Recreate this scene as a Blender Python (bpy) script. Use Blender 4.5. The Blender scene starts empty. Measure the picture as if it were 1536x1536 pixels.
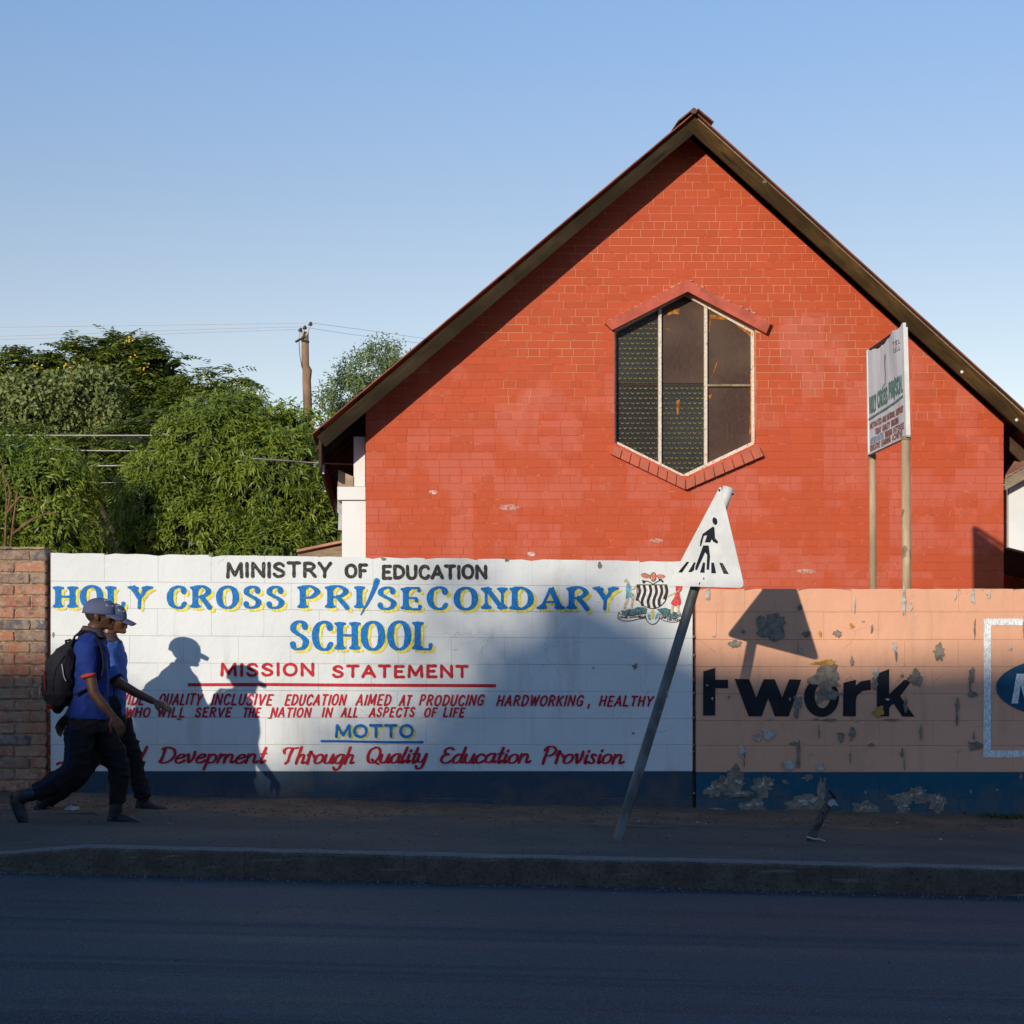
import bpy, math, random
import numpy as np
from mathutils import Vector, Matrix, noise as mnoise
random.seed(7); np.random.seed(7)
R = math.radians

# ------------------------------------------------------------------ camera, sky, sun, exposure
SC = bpy.context.scene
COL = SC.collection
F, CX, CY, HC = 2900.0, 545.0, 905.0, 1.5      # focal length / principal point of the 1536 px photograph, eye height
cam_d = bpy.data.cameras.new("camera")
cam = bpy.data.objects.new("camera", cam_d); COL.objects.link(cam)
cam.location = (0, 0, HC); cam.rotation_euler = (R(90), 0, 0)
cam_d.sensor_width = 36; cam_d.lens = F / 1536 * 36
cam_d.shift_x = (768 - CX) / 1536; cam_d.shift_y = (CY - 768) / 1536
cam_d.clip_start = 0.1; cam_d.clip_end = 3000
SC.camera = cam

SUN_DX, SUN_DZ = 0.524, 0.3086                 # travel of the light to the right / down per metre of depth
sun_vec = Vector((-SUN_DX, -1.0, SUN_DZ)).normalized()
SUN_EL = math.asin(sun_vec.z); SUN_AZ = math.atan2(sun_vec.x, sun_vec.y)
world = bpy.data.worlds.new("World"); SC.world = world; world.use_nodes = True
wn = world.node_tree.nodes; wl = world.node_tree.links
bg = wn["Background"]
sky = wn.new("ShaderNodeTexSky"); sky.sky_type = 'NISHITA'; sky.sun_disc = False
sky.sun_elevation = SUN_EL; sky.sun_rotation = SUN_AZ
sky.altitude = 1000; sky.air_density = 1.0; sky.dust_density = 0.25; sky.ozone_density = 2.5
# sky tint: paler towards the horizon, blue boosted overhead to fill the shade
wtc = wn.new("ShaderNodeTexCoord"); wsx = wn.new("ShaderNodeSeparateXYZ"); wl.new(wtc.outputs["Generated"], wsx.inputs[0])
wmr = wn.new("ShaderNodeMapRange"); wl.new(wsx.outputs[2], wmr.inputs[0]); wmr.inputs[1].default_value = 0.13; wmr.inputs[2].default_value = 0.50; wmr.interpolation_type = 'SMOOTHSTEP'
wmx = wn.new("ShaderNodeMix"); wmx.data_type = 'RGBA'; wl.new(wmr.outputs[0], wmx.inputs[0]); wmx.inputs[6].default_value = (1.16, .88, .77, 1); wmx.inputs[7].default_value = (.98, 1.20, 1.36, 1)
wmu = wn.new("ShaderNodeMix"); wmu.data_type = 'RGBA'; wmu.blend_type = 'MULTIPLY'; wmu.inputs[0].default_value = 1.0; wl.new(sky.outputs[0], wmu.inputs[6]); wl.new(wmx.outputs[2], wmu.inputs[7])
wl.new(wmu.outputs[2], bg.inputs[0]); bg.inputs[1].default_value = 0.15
sun_d = bpy.data.lights.new("sun", 'SUN'); sun_d.energy = 3.8; sun_d.angle = R(0.53); sun_d.color = (1.0, 0.90, 0.76)
sun = bpy.data.objects.new("sun", sun_d); COL.objects.link(sun)
sun.rotation_euler = sun_vec.to_track_quat('Z', 'Y').to_euler()
SC.view_settings.view_transform = 'Standard'; SC.view_settings.look = 'None'
SC.view_settings.exposure = 0.0; SC.view_settings.gamma = 1.0; SC.view_settings.use_curve_mapping = False
SC.render.engine = 'CYCLES'
SC.cycles.max_bounces = 5; SC.cycles.diffuse_bounces = 3; SC.cycles.glossy_bounces = 2
SC.cycles.transmission_bounces = 3; SC.cycles.transparent_max_bounces = 6
SC.cycles.use_denoising = True

# ------------------------------------------------------------------ geometry helpers
def P(px, py, d):
    """point of the place seen at photo pixel (px, py), d metres in front of the camera"""
    return Vector(((px - CX) / F * d, d, HC + (CY - py) / F * d))
def gz(x):                                      # the street falls gently towards +x
    x = max(-14, min(14, x)); return -0.0235 * x
def ray_plane(px, py, p0, n):
    dirv = P(px, py, 1.0) - Vector((0, 0, HC)); o = Vector((0, 0, HC))
    t = (p0 - o).dot(n) / dirv.dot(n); return o + dirv * t

class MB:
    def __init__(s): s.v = []; s.f = []; s.m = []
    def add(s, verts, faces, mi=0):
        b = len(s.v); s.v.extend([tuple(v) for v in verts])
        s.f.extend([tuple(b + i for i in f) for f in faces]); s.m.extend([mi] * len(faces)); return s
    def box(s, a, b, M=None, mi=0):
        x0, y0, z0 = a; x1, y1, z1 = b
        vs = [Vector(c) for c in ((x0,y0,z0),(x1,y0,z0),(x1,y1,z0),(x0,y1,z0),(x0,y0,z1),(x1,y0,z1),(x1,y1,z1),(x0,y1,z1))]
        if M: vs = [M @ v for v in vs]
        return s.add(vs, [(0,3,2,1),(4,5,6,7),(0,1,5,4),(1,2,6,5),(2,3,7,6),(3,0,4,7)], mi)
    def hexa(s, q0, q1, mi=0):
        """two quads (near, far), same winding"""
        return s.add(list(q0) + list(q1), [(0,1,2,3),(7,6,5,4),(0,4,5,1),(1,5,6,2),(2,6,7,3),(3,7,4,0)], mi)
    def prism(s, poly, off, mi=0):
        n = len(poly); v = [Vector(p) for p in poly]; w = [p + off for p in v]
        fs = [tuple(range(n)), tuple(range(2*n-1, n-1, -1))] + [(i, n+i, n+(i+1) % n, (i+1) % n) for i in range(n)]
        return s.add(v + w, fs, mi)
    def tube(s, pts, rad, n=10, lat=None, caps=True, round_=0.0, mi=0):
        """rad: number or list of r or (ru, rv); lat: direction of rv"""
        pts = [Vector(p) for p in pts]; k = len(pts)
        if not isinstance(rad, (list,)): rad = [rad] * k
        rad = [(r, r) if not isinstance(r, tuple) else r for r in rad]
        if round_:
            def ext(p, q, r):
                t = (p - q).normalized(); m = (r[0] + r[1]) * .5 * round_
                return [(p + t * m * a, (r[0] * b, r[1] * b)) for a, b in ((.5, .86), (.85, .52), (1.0, .12))]
            A = ext(pts[0], pts[1], rad[0]); B = ext(pts[-1], pts[-2], rad[-1])
            pts = [a[0] for a in reversed(A)] + pts + [b[0] for b in B]
            rad = [a[1] for a in reversed(A)] + rad + [b[1] for b in B]; k = len(pts)
        base = len(s.v); vs = []; prev = None
        for i in range(k):
            t = (pts[min(i+1, k-1)] - pts[max(i-1, 0)]).normalized()
            l = Vector(lat) if lat is not None else (prev if prev is not None else (Vector((0,1,0)) if abs(t.y) < .9 else Vector((1,0,0))))
            u = l.cross(t)
            if u.length < 1e-5: u = Vector((1,0,0)).cross(t)
            u.normalize(); l2 = t.cross(u).normalized(); prev = l2
            for j in range(n):
                a = 2*math.pi*j/n
                vs.append(pts[i] + u * (math.cos(a) * rad[i][0]) + l2 * (math.sin(a) * rad[i][1]))
        fs = [(i*n+j, i*n+(j+1) % n, (i+1)*n+(j+1) % n, (i+1)*n+j) for i in range(k-1) for j in range(n)]
        if caps: fs += [tuple(range(n-1, -1, -1)), tuple((k-1)*n+j for j in range(n))]
        return s.add(vs, fs, mi)
    def ell(s, c, r, n=14, M=None, mi=0):
        m = n // 2 + 1; vs = []; c = Vector(c)
        for i in range(m + 1):
            th = math.pi * i / m
            for j in range(n):
                a = 2*math.pi*j/n
                p = Vector((math.sin(th)*math.cos(a)*r[0], math.sin(th)*math.sin(a)*r[1], math.cos(th)*r[2]))
                if M: p = M @ p
                vs.append(c + p)
        return s.add(vs, [(i*n+j, (i+1)*n+j, (i+1)*n+(j+1) % n, i*n+(j+1) % n) for i in range(m) for j in range(n)], mi)
    def mesh(s, name):
        me = bpy.data.meshes.new(name); me.from_pydata(s.v, [], s.f)
        if any(s.m): me.polygons.foreach_set("material_index", s.m)
        me.update(); return me
    def build(s, name, mats, parent=None, smooth=False):
        me = s.mesh(name)
        return link(name, me, mats, parent, smooth)
def link(name, me, mats, parent=None, smooth=False):
    for m in (mats if isinstance(mats, (list, tuple)) else [mats]):
        if m.name not in [x.name for x in me.materials if x]: me.materials.append(m)
    if smooth: me.polygons.foreach_set("use_smooth", [True] * len(me.polygons))
    o = bpy.data.objects.new(name, me); COL.objects.link(o)
    if parent: o.parent = parent
    return o
def thing(name, label, cat, loc=(0,0,0), group=None, kind=None):
    o = bpy.data.objects.new(name, None); COL.objects.link(o); o.empty_display_size = .2
    o["label"] = label; o["category"] = cat
    if group: o["group"] = group
    if kind: o["kind"] = kind
    o["base"] = list(loc)
    return o
def tag(o, label=None, cat=None, group=None, kind=None):
    if label: o["label"] = label
    if cat: o["category"] = cat
    if group: o["group"] = group
    if kind: o["kind"] = kind
    return o
def settle():
    """move every Empty thing to its base without moving its parts"""
    for o in list(COL.objects):
        if o.type == 'EMPTY' and "base" in o.keys():
            b = Vector(o["base"]); del o["base"]
            o.location = b
            for c in o.children: c.matrix_parent_inverse = Matrix.Translation(-b)
def remesh(mb, name, voxel, smooth_it=2, mats=None, parent=None, fold=0.0, foldsc=(6,6,6)):
    o = bpy.data.objects.new(name, mb.mesh(name)); COL.objects.link(o)
    m = o.modifiers.new("r", 'REMESH'); m.mode = 'VOXEL'; m.voxel_size = voxel; m.use_smooth_shade = True
    if smooth_it:
        q = o.modifiers.new("s", 'SMOOTH'); q.factor = .5; q.iterations = smooth_it
    dg = bpy.context.evaluated_depsgraph_get(); me = bpy.data.meshes.new_from_object(o.evaluated_get(dg))
    bpy.data.objects.remove(o)
    if fold:
        n = len(me.vertices); co = np.empty(n*3); me.vertices.foreach_get("co", co); co = co.reshape(-1, 3)
        no = np.empty(n*3); me.vertex_normals.foreach_get("vector", no); no = no.reshape(-1, 3)
        def fd(c):
            x, y, z = c[0]*foldsc[0], c[1]*foldsc[1], c[2]*foldsc[2]
            w = mnoise.noise(Vector((x*.6, y*.6, z*.6+5)))*1.2
            r1 = 1 - abs(mnoise.noise(Vector((x + z*.7 + w, y, z*1.5 - x*.4 + w))))*2.6; r2 = 1 - abs(mnoise.noise(Vector((x*2.1 - z*.9, y*2+3, z*2.6 + w))))*2.6
            return .55*mnoise.noise(Vector((x*.7, y*.7, z*.7))) + .65*max(0, r1)**2 + .28*max(0, r2)**2 - .3
        d = np.array([fd(c) for c in co])
        co += no * (d * fold)[:, None]; me.vertices.foreach_set("co", co.ravel()); me.update()
    me.name = name
    return link(name, me, mats, parent, True)

# ------------------------------------------------------------------ materials
class NT:
    def __init__(s, name):
        s.mat = bpy.data.materials.new(name); s.mat.use_nodes = True; s.t = s.mat.node_tree
        s.b = s.t.nodes["Principled BSDF"]; s.out = s.t.nodes["Material Output"]
        s.geo = s.t.nodes.new("ShaderNodeNewGeometry"); s.pos = s.geo.outputs["Position"]
    def n(s, typ, **kw):
        x = s.t.nodes.new(typ)
        for k, v in kw.items(): setattr(x, k, v)
        return x
    def set(s, sock, v):
        if isinstance(v, bpy.types.NodeSocket): s.t.links.new(v, sock)
        elif isinstance(v, (tuple, list)) and len(v) == 3 and sock.type == 'RGBA': sock.default_value = (*v, 1)
        else: sock.default_value = v
    def scale(s, v, sc, off=(0,0,0)):
        m = s.n("ShaderNodeMapping"); s.set(m.inputs[0], v); m.inputs[3].default_value = sc; m.inputs[1].default_value = off; return m.outputs[0]
    def noise(s, sc, det=4, rough=.55, vec=None, st=None, off=(0,0,0), dist=0.0, col=False):
        v = vec or s.pos
        if st or off != (0,0,0): v = s.scale(v, st or (1,1,1), off)
        x = s.n("ShaderNodeTexNoise"); s.set(x.inputs["Vector"], v); x.inputs["Scale"].default_value = sc
        x.inputs["Detail"].default_value = det; x.inputs["Roughness"].default_value = rough; x.inputs["Distortion"].default_value = dist
        return x.outputs["Color" if col else "Fac"]
    def vor(s, sc, vec=None, feat='F1', out="Distance", rnd=1.0):
        x = s.n("ShaderNodeTexVoronoi", feature=feat); s.set(x.inputs["Vector"], vec or s.pos); x.inputs["Scale"].default_value = sc
        x.inputs["Randomness"].default_value = rnd; return x.outputs[out]
    def ramp(s, v, a, b, lo=0.0, hi=1.0, smooth=True):
        x = s.n("ShaderNodeMapRange"); x.interpolation_type = 'SMOOTHSTEP' if smooth else 'LINEAR'
        s.set(x.inputs[0], v); x.inputs[1].default_value = a; x.inputs[2].default_value = b
        x.inputs[3].default_value = lo; x.inputs[4].default_value = hi; return x.outputs[0]
    def mix(s, f, a, b, mode='MIX'):
        x = s.n("ShaderNodeMix", data_type='RGBA', blend_type=mode)
        s.set(x.inputs[0], f); s.set(x.inputs[6], a); s.set(x.inputs[7], b); return x.outputs[2]
    def math(s, op, a, b=0.0, clamp=False):
        x = s.n("ShaderNodeMath", operation=op, use_clamp=clamp); s.set(x.inputs[0], a); s.set(x.inputs[1], b); return x.outputs[0]
    def xyz(s, v=None):
        x = s.n("ShaderNodeSeparateXYZ"); s.set(x.inputs[0], v or s.pos); return x.outputs
    def island(s): return s.geo.outputs["Random Per Island"]
    def bump(s, h, strength=.3, dist=.005, prev=None):
        x = s.n("ShaderNodeBump"); x.inputs["Strength"].default_value = strength; x.inputs["Distance"].default_value = dist
        s.set(x.inputs["Height"], h)
        if prev is not None: s.set(x.inputs["Normal"], prev)
        return x.outputs[0]
    def done(s, col=None, rough=.8, spec=.3, norm=None, metal=0.0, trans=None):
        if col is not None: s.set(s.b.inputs["Base Color"], col)
        s.set(s.b.inputs["Roughness"], rough); s.b.inputs["Specular IOR Level"].default_value = spec
        s.set(s.b.inputs["Metallic"], metal)
        if norm is not None: s.set(s.b.inputs["Normal"], norm)
        return s.mat

def simple(name, col, rough=.7, var=.25, vs=8, bsc=40, bst=.2, bd=.003, spec=.3, metal=0.0, col2=None, st=None):
    t = NT(name); n1 = t.noise(vs, 5, .6, st=st)
    c = t.mix(t.ramp(n1, .35, .65), col2 or tuple(x*(1-var) for x in col), tuple(min(1, x*(1+var*.5)) for x in col))
    nb = t.noise(bsc, 3, .6, st=st)
    return t.done(c, rough, spec, t.bump(nb, bst, bd), metal)

def paint_wall_mat(name, col, grime, z_grime=None, stain=.35):
    t = NT(name); x, y, z = t.xyz()
    big = t.noise(1.1, 4, .6); fine = t.noise(9, 6, .65); vst = t.noise(5, 4, .6, st=(1.4, 1, .25))
    c = t.mix(t.ramp(big, .3, .7), tuple(v*.9 for v in col), col)
    c = t.mix(t.math('MULTIPLY', t.ramp(vst, .52, .75), stain), c, grime)
    sp = t.ramp(t.noise(34, 3, .7), .68, .76)
    c = t.mix(t.math('MULTIPLY', sp, .35), c, grime)
    crk = t.vor(2.3, vec=t.scale(t.mix(.22, t.pos, t.noise(2.2, 5, .7, col=True)), (1, 1, 1.3)), feat='DISTANCE_TO_EDGE')
    ck = t.math('MULTIPLY', t.ramp(crk, .0, .007, 1, 0), t.ramp(t.noise(1.6, 2), .5, .62))
    c = t.mix(t.math('MULTIPLY', ck, .38), c, tuple(v*.45 for v in grime))
    sp2 = t.math('ADD', z, t.ramp(t.noise(4, 5, .7), .3, .7, -.16, .16)); c = t.mix(t.ramp(sp2, -.10, .18, .35, 0), c, (.20, .135, .09))
    br = t.noise(60, 4, .6, st=(.25, 1, 1)); lump = t.noise(14, 5, .6)
    nb = t.bump(lump, .7, .008); nb = t.bump(br, .35, .0015, nb); nb = t.bump(t.noise(150, 2), .3, .001, nb)
    return t.done(c, .75, .25, nb)

def worn_paint(name, col, under, sc=55, lo=.60, hi=.72, st=None, rough=.6):
    t = NT(name); n = t.noise(sc, 4, .7, st=st)
    br = t.noise(120, 3, .6, st=(1, 1, .35))
    c = t.mix(t.ramp(br, .3, .7), tuple(v*.72 for v in col), tuple(min(1, v*1.35) for v in col))
    c = t.mix(t.ramp(n, lo, hi), c, under)
    return t.done(c, rough, .3, t.bump(t.noise(14, 5, .6), .4, .006))

M = {}
M['white'] = paint_wall_mat("white_wall_paint", (.78, .80, .77), (.42, .37, .30))
M['navy'] = paint_wall_mat("navy_dado_paint", (.040, .070, .105), (.07, .085, .10), stain=.6)
M['peach'] = paint_wall_mat("peach_wall_paint", (.82, .43, .265), (.42, .26, .17), stain=.3)
M['blue'] = paint_wall_mat("blue_dado_paint", (.008, .095, .155), (.06, .08, .09), stain=.3)
M['wjoint'] = simple('white_painted_joint', (.42, .40, .36), .9, .4, 12, 60, .3)
M['pjoint'] = simple('peach_painted_joint', (.40, .22, .12), .9, .4, 12, 60, .3)
M['mortar'] = simple("wall_mortar", (.22, .18, .13), .95, .4, 20, 80, .5, .004)
M['plaster'] = simple("bare_grey_plaster", (.25, .215, .17), .95, .35, 30, 90, .5, .003)
M['chalk'] = simple("chalky_old_paint", (.48, .46, .41), .9, .35, 30, 80, .5, .004)
M['ochre'] = simple("ochre_underpaint", (.50, .27, .06), .85, .3, 20, 60, .3)

def red_brick_mat():
    t = NT("red_painted_brick"); x, y, z = t.xyz()
    hi = (.54, .086, .026); lo = (.59, .132, .074)
    # thick pinkish repaint up to roller height, raw orange red above, with ragged roller edges
    edge = t.math('ADD', z, t.ramp(t.noise(.55, 2, .4, st=(1, 1, .1)), .3, .7, -.55, .55))
    edge = t.math('ADD', edge, t.ramp(t.noise(6, 2, st=(1, 1, .6)), .3, .7, -.06, .06))
    f = t.ramp(edge, 3.95, 4.10, 1, 0)
    f2 = t.math('MULTIPLY', t.math('MULTIPLY', t.ramp(x, 4.53, 4.57), t.ramp(x, 5.60, 5.64, 1, 0)), t.ramp(z, 4.68, 4.70, 1, 0))
    f = t.math('MAXIMUM', f, f2)
    cb = t.n("ShaderNodeCombineXYZ"); t.set(cb.inputs[0], t.math('FLOOR', t.math('MULTIPLY', x, 4.16))); t.set(cb.inputs[2], t.math('FLOOR', t.math('MULTIPLY', t.math('SUBTRACT', z, .02), 11.5)))
    blk = t.noise(1.0, 2, .6, vec=t.scale(cb.outputs[0], (.34, 1, .17))); soft = t.noise(2.6, 5, .6, st=(1, 1, .5), off=(3, 0, 1))
    patch = t.ramp(t.math('ADD', t.math('MULTIPLY', blk, .7), t.math('MULTIPLY', soft, .3)), .47, .55)
    f = t.math('MULTIPLY', f, t.math('ADD', .05, t.math('MULTIPLY', patch, .95)))
    c = t.mix(f, hi, lo)
    isl = t.island(); c = t.mix(t.ramp(isl, 0, 1, 0, .30, False), c, tuple(v*.62 for v in hi))
    streak = t.noise(9, 5, .6, st=(1, 1, .22)); c = t.mix(t.ramp(streak, .45, .72, 0, .38), c, (.50, .075, .03))
    scuff = t.math('MULTIPLY', t.ramp(t.noise(26, 5, .7), .60, .72), t.ramp(isl, .86, .90)); scuff = t.math('MULTIPLY', scuff, t.ramp(z, 3.3, 3.6, 1, 0))
    c = t.mix(t.math('MULTIPLY', scuff, .55), c, (.50, .33, .26))
    nb = t.bump(t.noise(45, 5, .65), .5, .004); nb = t.bump(t.noise(160, 3), .35, .0015, nb)
    return t.done(c, .62, .3, nb)
M['redbrick'] = red_brick_mat()
def red_mortar_mat():
    t = NT("gable_mortar"); x, y, z = t.xyz()
    edge = t.math('ADD', z, t.ramp(t.noise(.9, 3, .5), .3, .7, -.7, .7))
    f = t.ramp(edge, 3.6, 4.3)
    f = t.math('MULTIPLY', f, t.ramp(t.noise(5, 3), .36, .52))
    c = t.mix(f, (.53, .100, .052), (.60, .31, .18)); c = t.mix(t.math('MULTIPLY', t.ramp(t.noise(13, 2, .5, off=(7, 1, 3)), .60, .66), .6), c, (.58, .30, .17))
    return t.done(c, .9, .2, t.bump(t.noise(90, 3), .5, .003))
M['redmortar'] = red_mortar_mat()
M['brickbare'] = simple("chipped_white_brick", (.62, .52, .45), .9, .5, 26, 60, .5, col2=(.5, .17, .1))
M['redmould'] = simple("red_painted_moulding", (.50, .105, .06), .65, .3, 7, 50, .4, .004, col2=(.40, .085, .05))
M['redsill'] = simple("red_sill_brick", (.52, .115, .065), .7, .25, 9, 60, .4, .004, col2=(.42, .13, .075))
def wood(name, a, b, st=(1, 1, 1), rough=.7):
    t = NT(name); g = t.noise(7, 6, .65, st=st, dist=.6); big = t.noise(1.3, 3, .5)
    c = t.mix(t.ramp(g, .3, .7), a, b); c = t.mix(t.ramp(big, .35, .65, 0, .6), c, tuple(v*.5 for v in a))
    c = t.mix(t.math('MULTIPLY', t.ramp(t.noise(5, 2, off=(4, 2, 7)), .66, .72), .7), c, tuple(v*.25 for v in a))
    return t.done(c, rough, .3, t.bump(g, .5, .003))
M['barge'] = wood("varnished_barge_board", (.088, .052, .024), (.20, .110, .040), (1, 1, 1))
M['bargeold'] = wood("weathered_barge_board", (.10, .075, .042), (.17, .125, .070), (1, 1, 1))
M['rafter'] = wood("dark_rafter_wood", (.05, .028, .014), (.09, .05, .024), (1, 1, 1))
M['greywood'] = wood("grey_weathered_fascia", (.20, .15, .10), (.34, .27, .18), (1, .5, 6))
M['tin'] = simple("red_oxide_roof_sheet", (.24, .075, .04), .6, .4, 3, 30, .3)
M['ridge'] = simple('brown_ridge_tile', (.20, .085, .05), .7, .4, 6, 30, .3)
M['tinpink'] = simple("faded_pink_roof_sheet", (.48, .24, .18), .6, .3, 3, 30, .3)
M['render'] = simple("white_rendered_wall", (.80, .80, .76), .8, .06, 2, 30, .4, .004)
M['renderworn'] = simple("weathered_grey_render", (.42, .41, .38), .9, .3, 8, 30, .5, .005)
M['ledge'] = simple("bare_cement_ledge", (.42, .30, .19), .9, .2, 8, 30, .5, .005)
M['frame'] = worn_paint("cream_window_paint", (.68, .58, .46), (.45, .17, .09), 30, .58, .66)
def glass_pat(name, base, motif, lift):
    """figured glass: rows of small raised leaves, staggered"""
    t = NT(name); x, y, z = t.xyz()
    u = t.math('MULTIPLY', x, 17.5); w = t.math('MULTIPLY', z, 18.2)
    row = t.math('FLOOR', w); u2 = t.math('ADD', u, t.math('MULTIPLY', t.math('MODULO', row, 2.0), .5))
    fu = t.math('SUBTRACT', t.math('FRACT', u2), .5); fw = t.math('SUBTRACT', t.math('FRACT', w), .5)
    # leaf: tilted arc
    arc = t.math('SUBTRACT', fw, t.math('MULTIPLY', t.math('MULTIPLY', fu, fu), 2.2)); arc = t.math('ADD', arc, .12)
    m = t.math('MULTIPLY', t.ramp(t.math('ABSOLUTE', arc), .05, .16, 1, 0), t.ramp(t.math('ABSOLUTE', fu), .26, .36, 1, 0))
    rnd = t.noise(40, 2, .5); m = t.math('MULTIPLY', m, t.ramp(rnd, .35, .6, .25, 1)); m = t.math('MULTIPLY', m, t.ramp(t.noise(2.2, 3, .6), .3, .65, .35, 1))
    c = t.mix(t.ramp(t.noise(1.3, 3), .3, .7), tuple(v*.7 for v in base), base); c = t.mix(t.math('MULTIPLY', m, lift), c, motif)
    nb = t.bump(m, .9, .006); nb = t.bump(t.noise(60, 2), .25, .002, nb)
    return t.done(c, .33, .35, nb)
M['glass_leaf'] = glass_pat("figured_glass_ochre", (.040, .042, .036), (.46, .31, .05), .75)
M['glass_leaf2'] = glass_pat("figured_glass_silver", (.034, .028, .016), (.42, .40, .33), .6)
def brown_pane():
    t = NT("brown_painted_pane"); n = t.noise(1.6, 4, .6); f = t.noise(38, 5, .7, st=(1, 1, .4))
    c = t.mix(t.ramp(n, .3, .7), (.060, .029, .019), (.098, .058, .036)); c = t.mix(t.ramp(f, .45, .8, 0, .5), c, (.135, .098, .068))
    c = t.mix(t.math('MULTIPLY', t.ramp(t.noise(4.5, 4, .7, off=(1, 0, 3)), .66, .74), .6), c, (.42, .16, .03))
    return t.done(c, .45, .3, t.bump(f, .15, .002))
M['pane'] = brown_pane()
M['rust'] = simple("orange_rust", (.42, .16, .03), .9, .5, 20, 60, .5)
M['putty'] = simple("olive_glazing_bar", (.28, .22, .12), .7, .3, 20, 60, .3)

def pillar_brick():
    t = NT("multicolour_facing_brick"); isl = t.n("ShaderNodeObjectInfo").outputs["Random"]
    c = t.mix(t.ramp(isl, 0, .45), (.36, .125, .075), (.48, .17, .085)); c = t.mix(t.ramp(isl, .55, .8), c, (.20, .12, .10)); c = t.mix(t.ramp(isl, .88, .95), c, (.115, .10, .105))
    n = t.noise(12, 5, .7); c = t.mix(t.ramp(n, .36, .64, 0, .75), c, (.42, .30, .20))
    w = t.ramp(t.noise(30, 5, .75), .60, .68); c = t.mix(t.math('MULTIPLY', w, .8), c, (.66, .60, .52))
    c = t.mix(t.ramp(t.noise(14, 5, .75, off=(5, 1, 2)), .54, .66, 0, .75), c, (.12, .075, .055))
    return t.done(c, .65, .5, t.bump(t.noise(34, 5, .7), 1.0, .012))
M['pbrick'] = pillar_brick()
M['pmortar'] = simple("tan_mortar", (.38, .285, .17), .95, .35, 30, 90, .9, .008, col2=(.22, .16, .10))
M['black'] = simple("black_lettering_paint", (.012, .013, .018), .6, .3, 8, 40, .3)
M['blackworn'] = worn_paint("brushed_black_paint", (.025, .024, .022), (.45, .43, .40), 130, .58, .68)
M['blueletter'] = worn_paint("blue_lettering_paint", (.0018, .14, .43), (.010, .24, .60), 45, .44, .72)
M['yellow'] = worn_paint("yellow_shadow_paint", (.74, .64, .12), (.72, .64, .26), 60, .6, .7)
M['red'] = worn_paint("red_lettering_paint", (.50, .014, .026), (.55, .05, .06), 70, .56, .85)
M['wpaint'] = worn_paint("white_lettering_paint", (.74, .74, .72), (.55, .42, .34), 60, .68, .75)
M['bluepaint'] = simple("blue_emblem_paint", (.012, .085, .16), .6, .3, 8, 40, .3)
M['ink'] = simple("brown_black_outline", (.06, .035, .028), .7, .4, 40, 40, .2)
M['eagle'] = simple("salmon_emblem_paint", (.62, .22, .14), .7, .3, 60, 40, .2)
M['lblue'] = simple("pale_blue_emblem_paint", (.20, .42, .52), .7, .4, 60, 40, .2)
M['pinkred'] = simple("pinkish_red_emblem_paint", (.70, .08, .08), .7, .4, 60, 40, .2)
M['skinp'] = simple("buff_emblem_paint", (.62, .47, .27), .7, .3, 60, 40, .2)
M['hillp'] = simple("teal_green_emblem_paint", (.10, .22, .22), .8, .5, 90, 40, .2, col2=(.03, .05, .09))
M['corn'] = simple("corn_yellow_emblem_paint", (.62, .50, .14), .7, .3, 90, 40, .2)

def asphalt():
    t = NT("worn_asphalt"); x, y, z = t.xyz()
    st = t.noise(1.7, 3, .5, st=(.045, 1.5, 1)); st2 = t.noise(3.4, 3, .5, st=(.02, 1.2, 1), off=(2, 5, 0))
    base = t.mix(t.ramp(st, .40, .60), (.013, .025, .040), (.031, .046, .062)); base = t.mix(t.ramp(st2, .50, .57, 0, .75), base, (.010, .017, .026))
    agg = t.vor(170, out="Color"); a = t.n("ShaderNodeRGBToBW"); t.set(a.inputs[0], agg)
    base = t.mix(t.ramp(a.outputs[0], .55, .9, 0, .6), base, (.15, .148, .14)); base = t.mix(t.ramp(a.outputs[0], .1, .35, .35, 0), base, (.02, .02, .02))
    base = t.mix(t.ramp(t.noise(.8, 5, .7), .58, .75, 0, .25), base, (.075, .060, .052))
    nb = t.bump(t.vor(170), .6, .004); nb = t.bump(t.noise(30, 4), .3, .006, nb)
    return t.done(base, t.ramp(st, .3, .7, .62, .8), .35, nb)
M['asphalt'] = asphalt()
def pave():
    t = NT("dusty_footpath_asphalt"); n = t.noise(1.5, 6, .65, st=(.5, 1, 1)); f = t.noise(60, 4, .7)
    c = t.mix(t.ramp(n, .38, .62), (.078, .074, .068), (.115, .100, .084)); c = t.mix(t.ramp(f, .5, .75, 0, .5), c, (.05, .048, .045))
    c = t.mix(t.ramp(t.noise(7, 5, .7), .60, .74, 0, .5), c, (.17, .12, .085))
    return t.done(c, .9, .2, t.bump(f, .6, .006))
M['pave'] = pave()
def dirt():
    t = NT("sandy_dirt"); n = t.noise(2.5, 6, .7); f = t.noise(45, 5, .75)
    c = t.mix(t.ramp(n, .35, .65), (.145, .10, .072), (.215, .145, .10)); c = t.mix(t.ramp(f, .55, .75, 0, .6), c, (.12, .075, .05))
    nb = t.bump(n, .5, .02); return t.done(c, .95, .1, t.bump(f, .8, .01, nb))
M['dirt'] = dirt()
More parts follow.
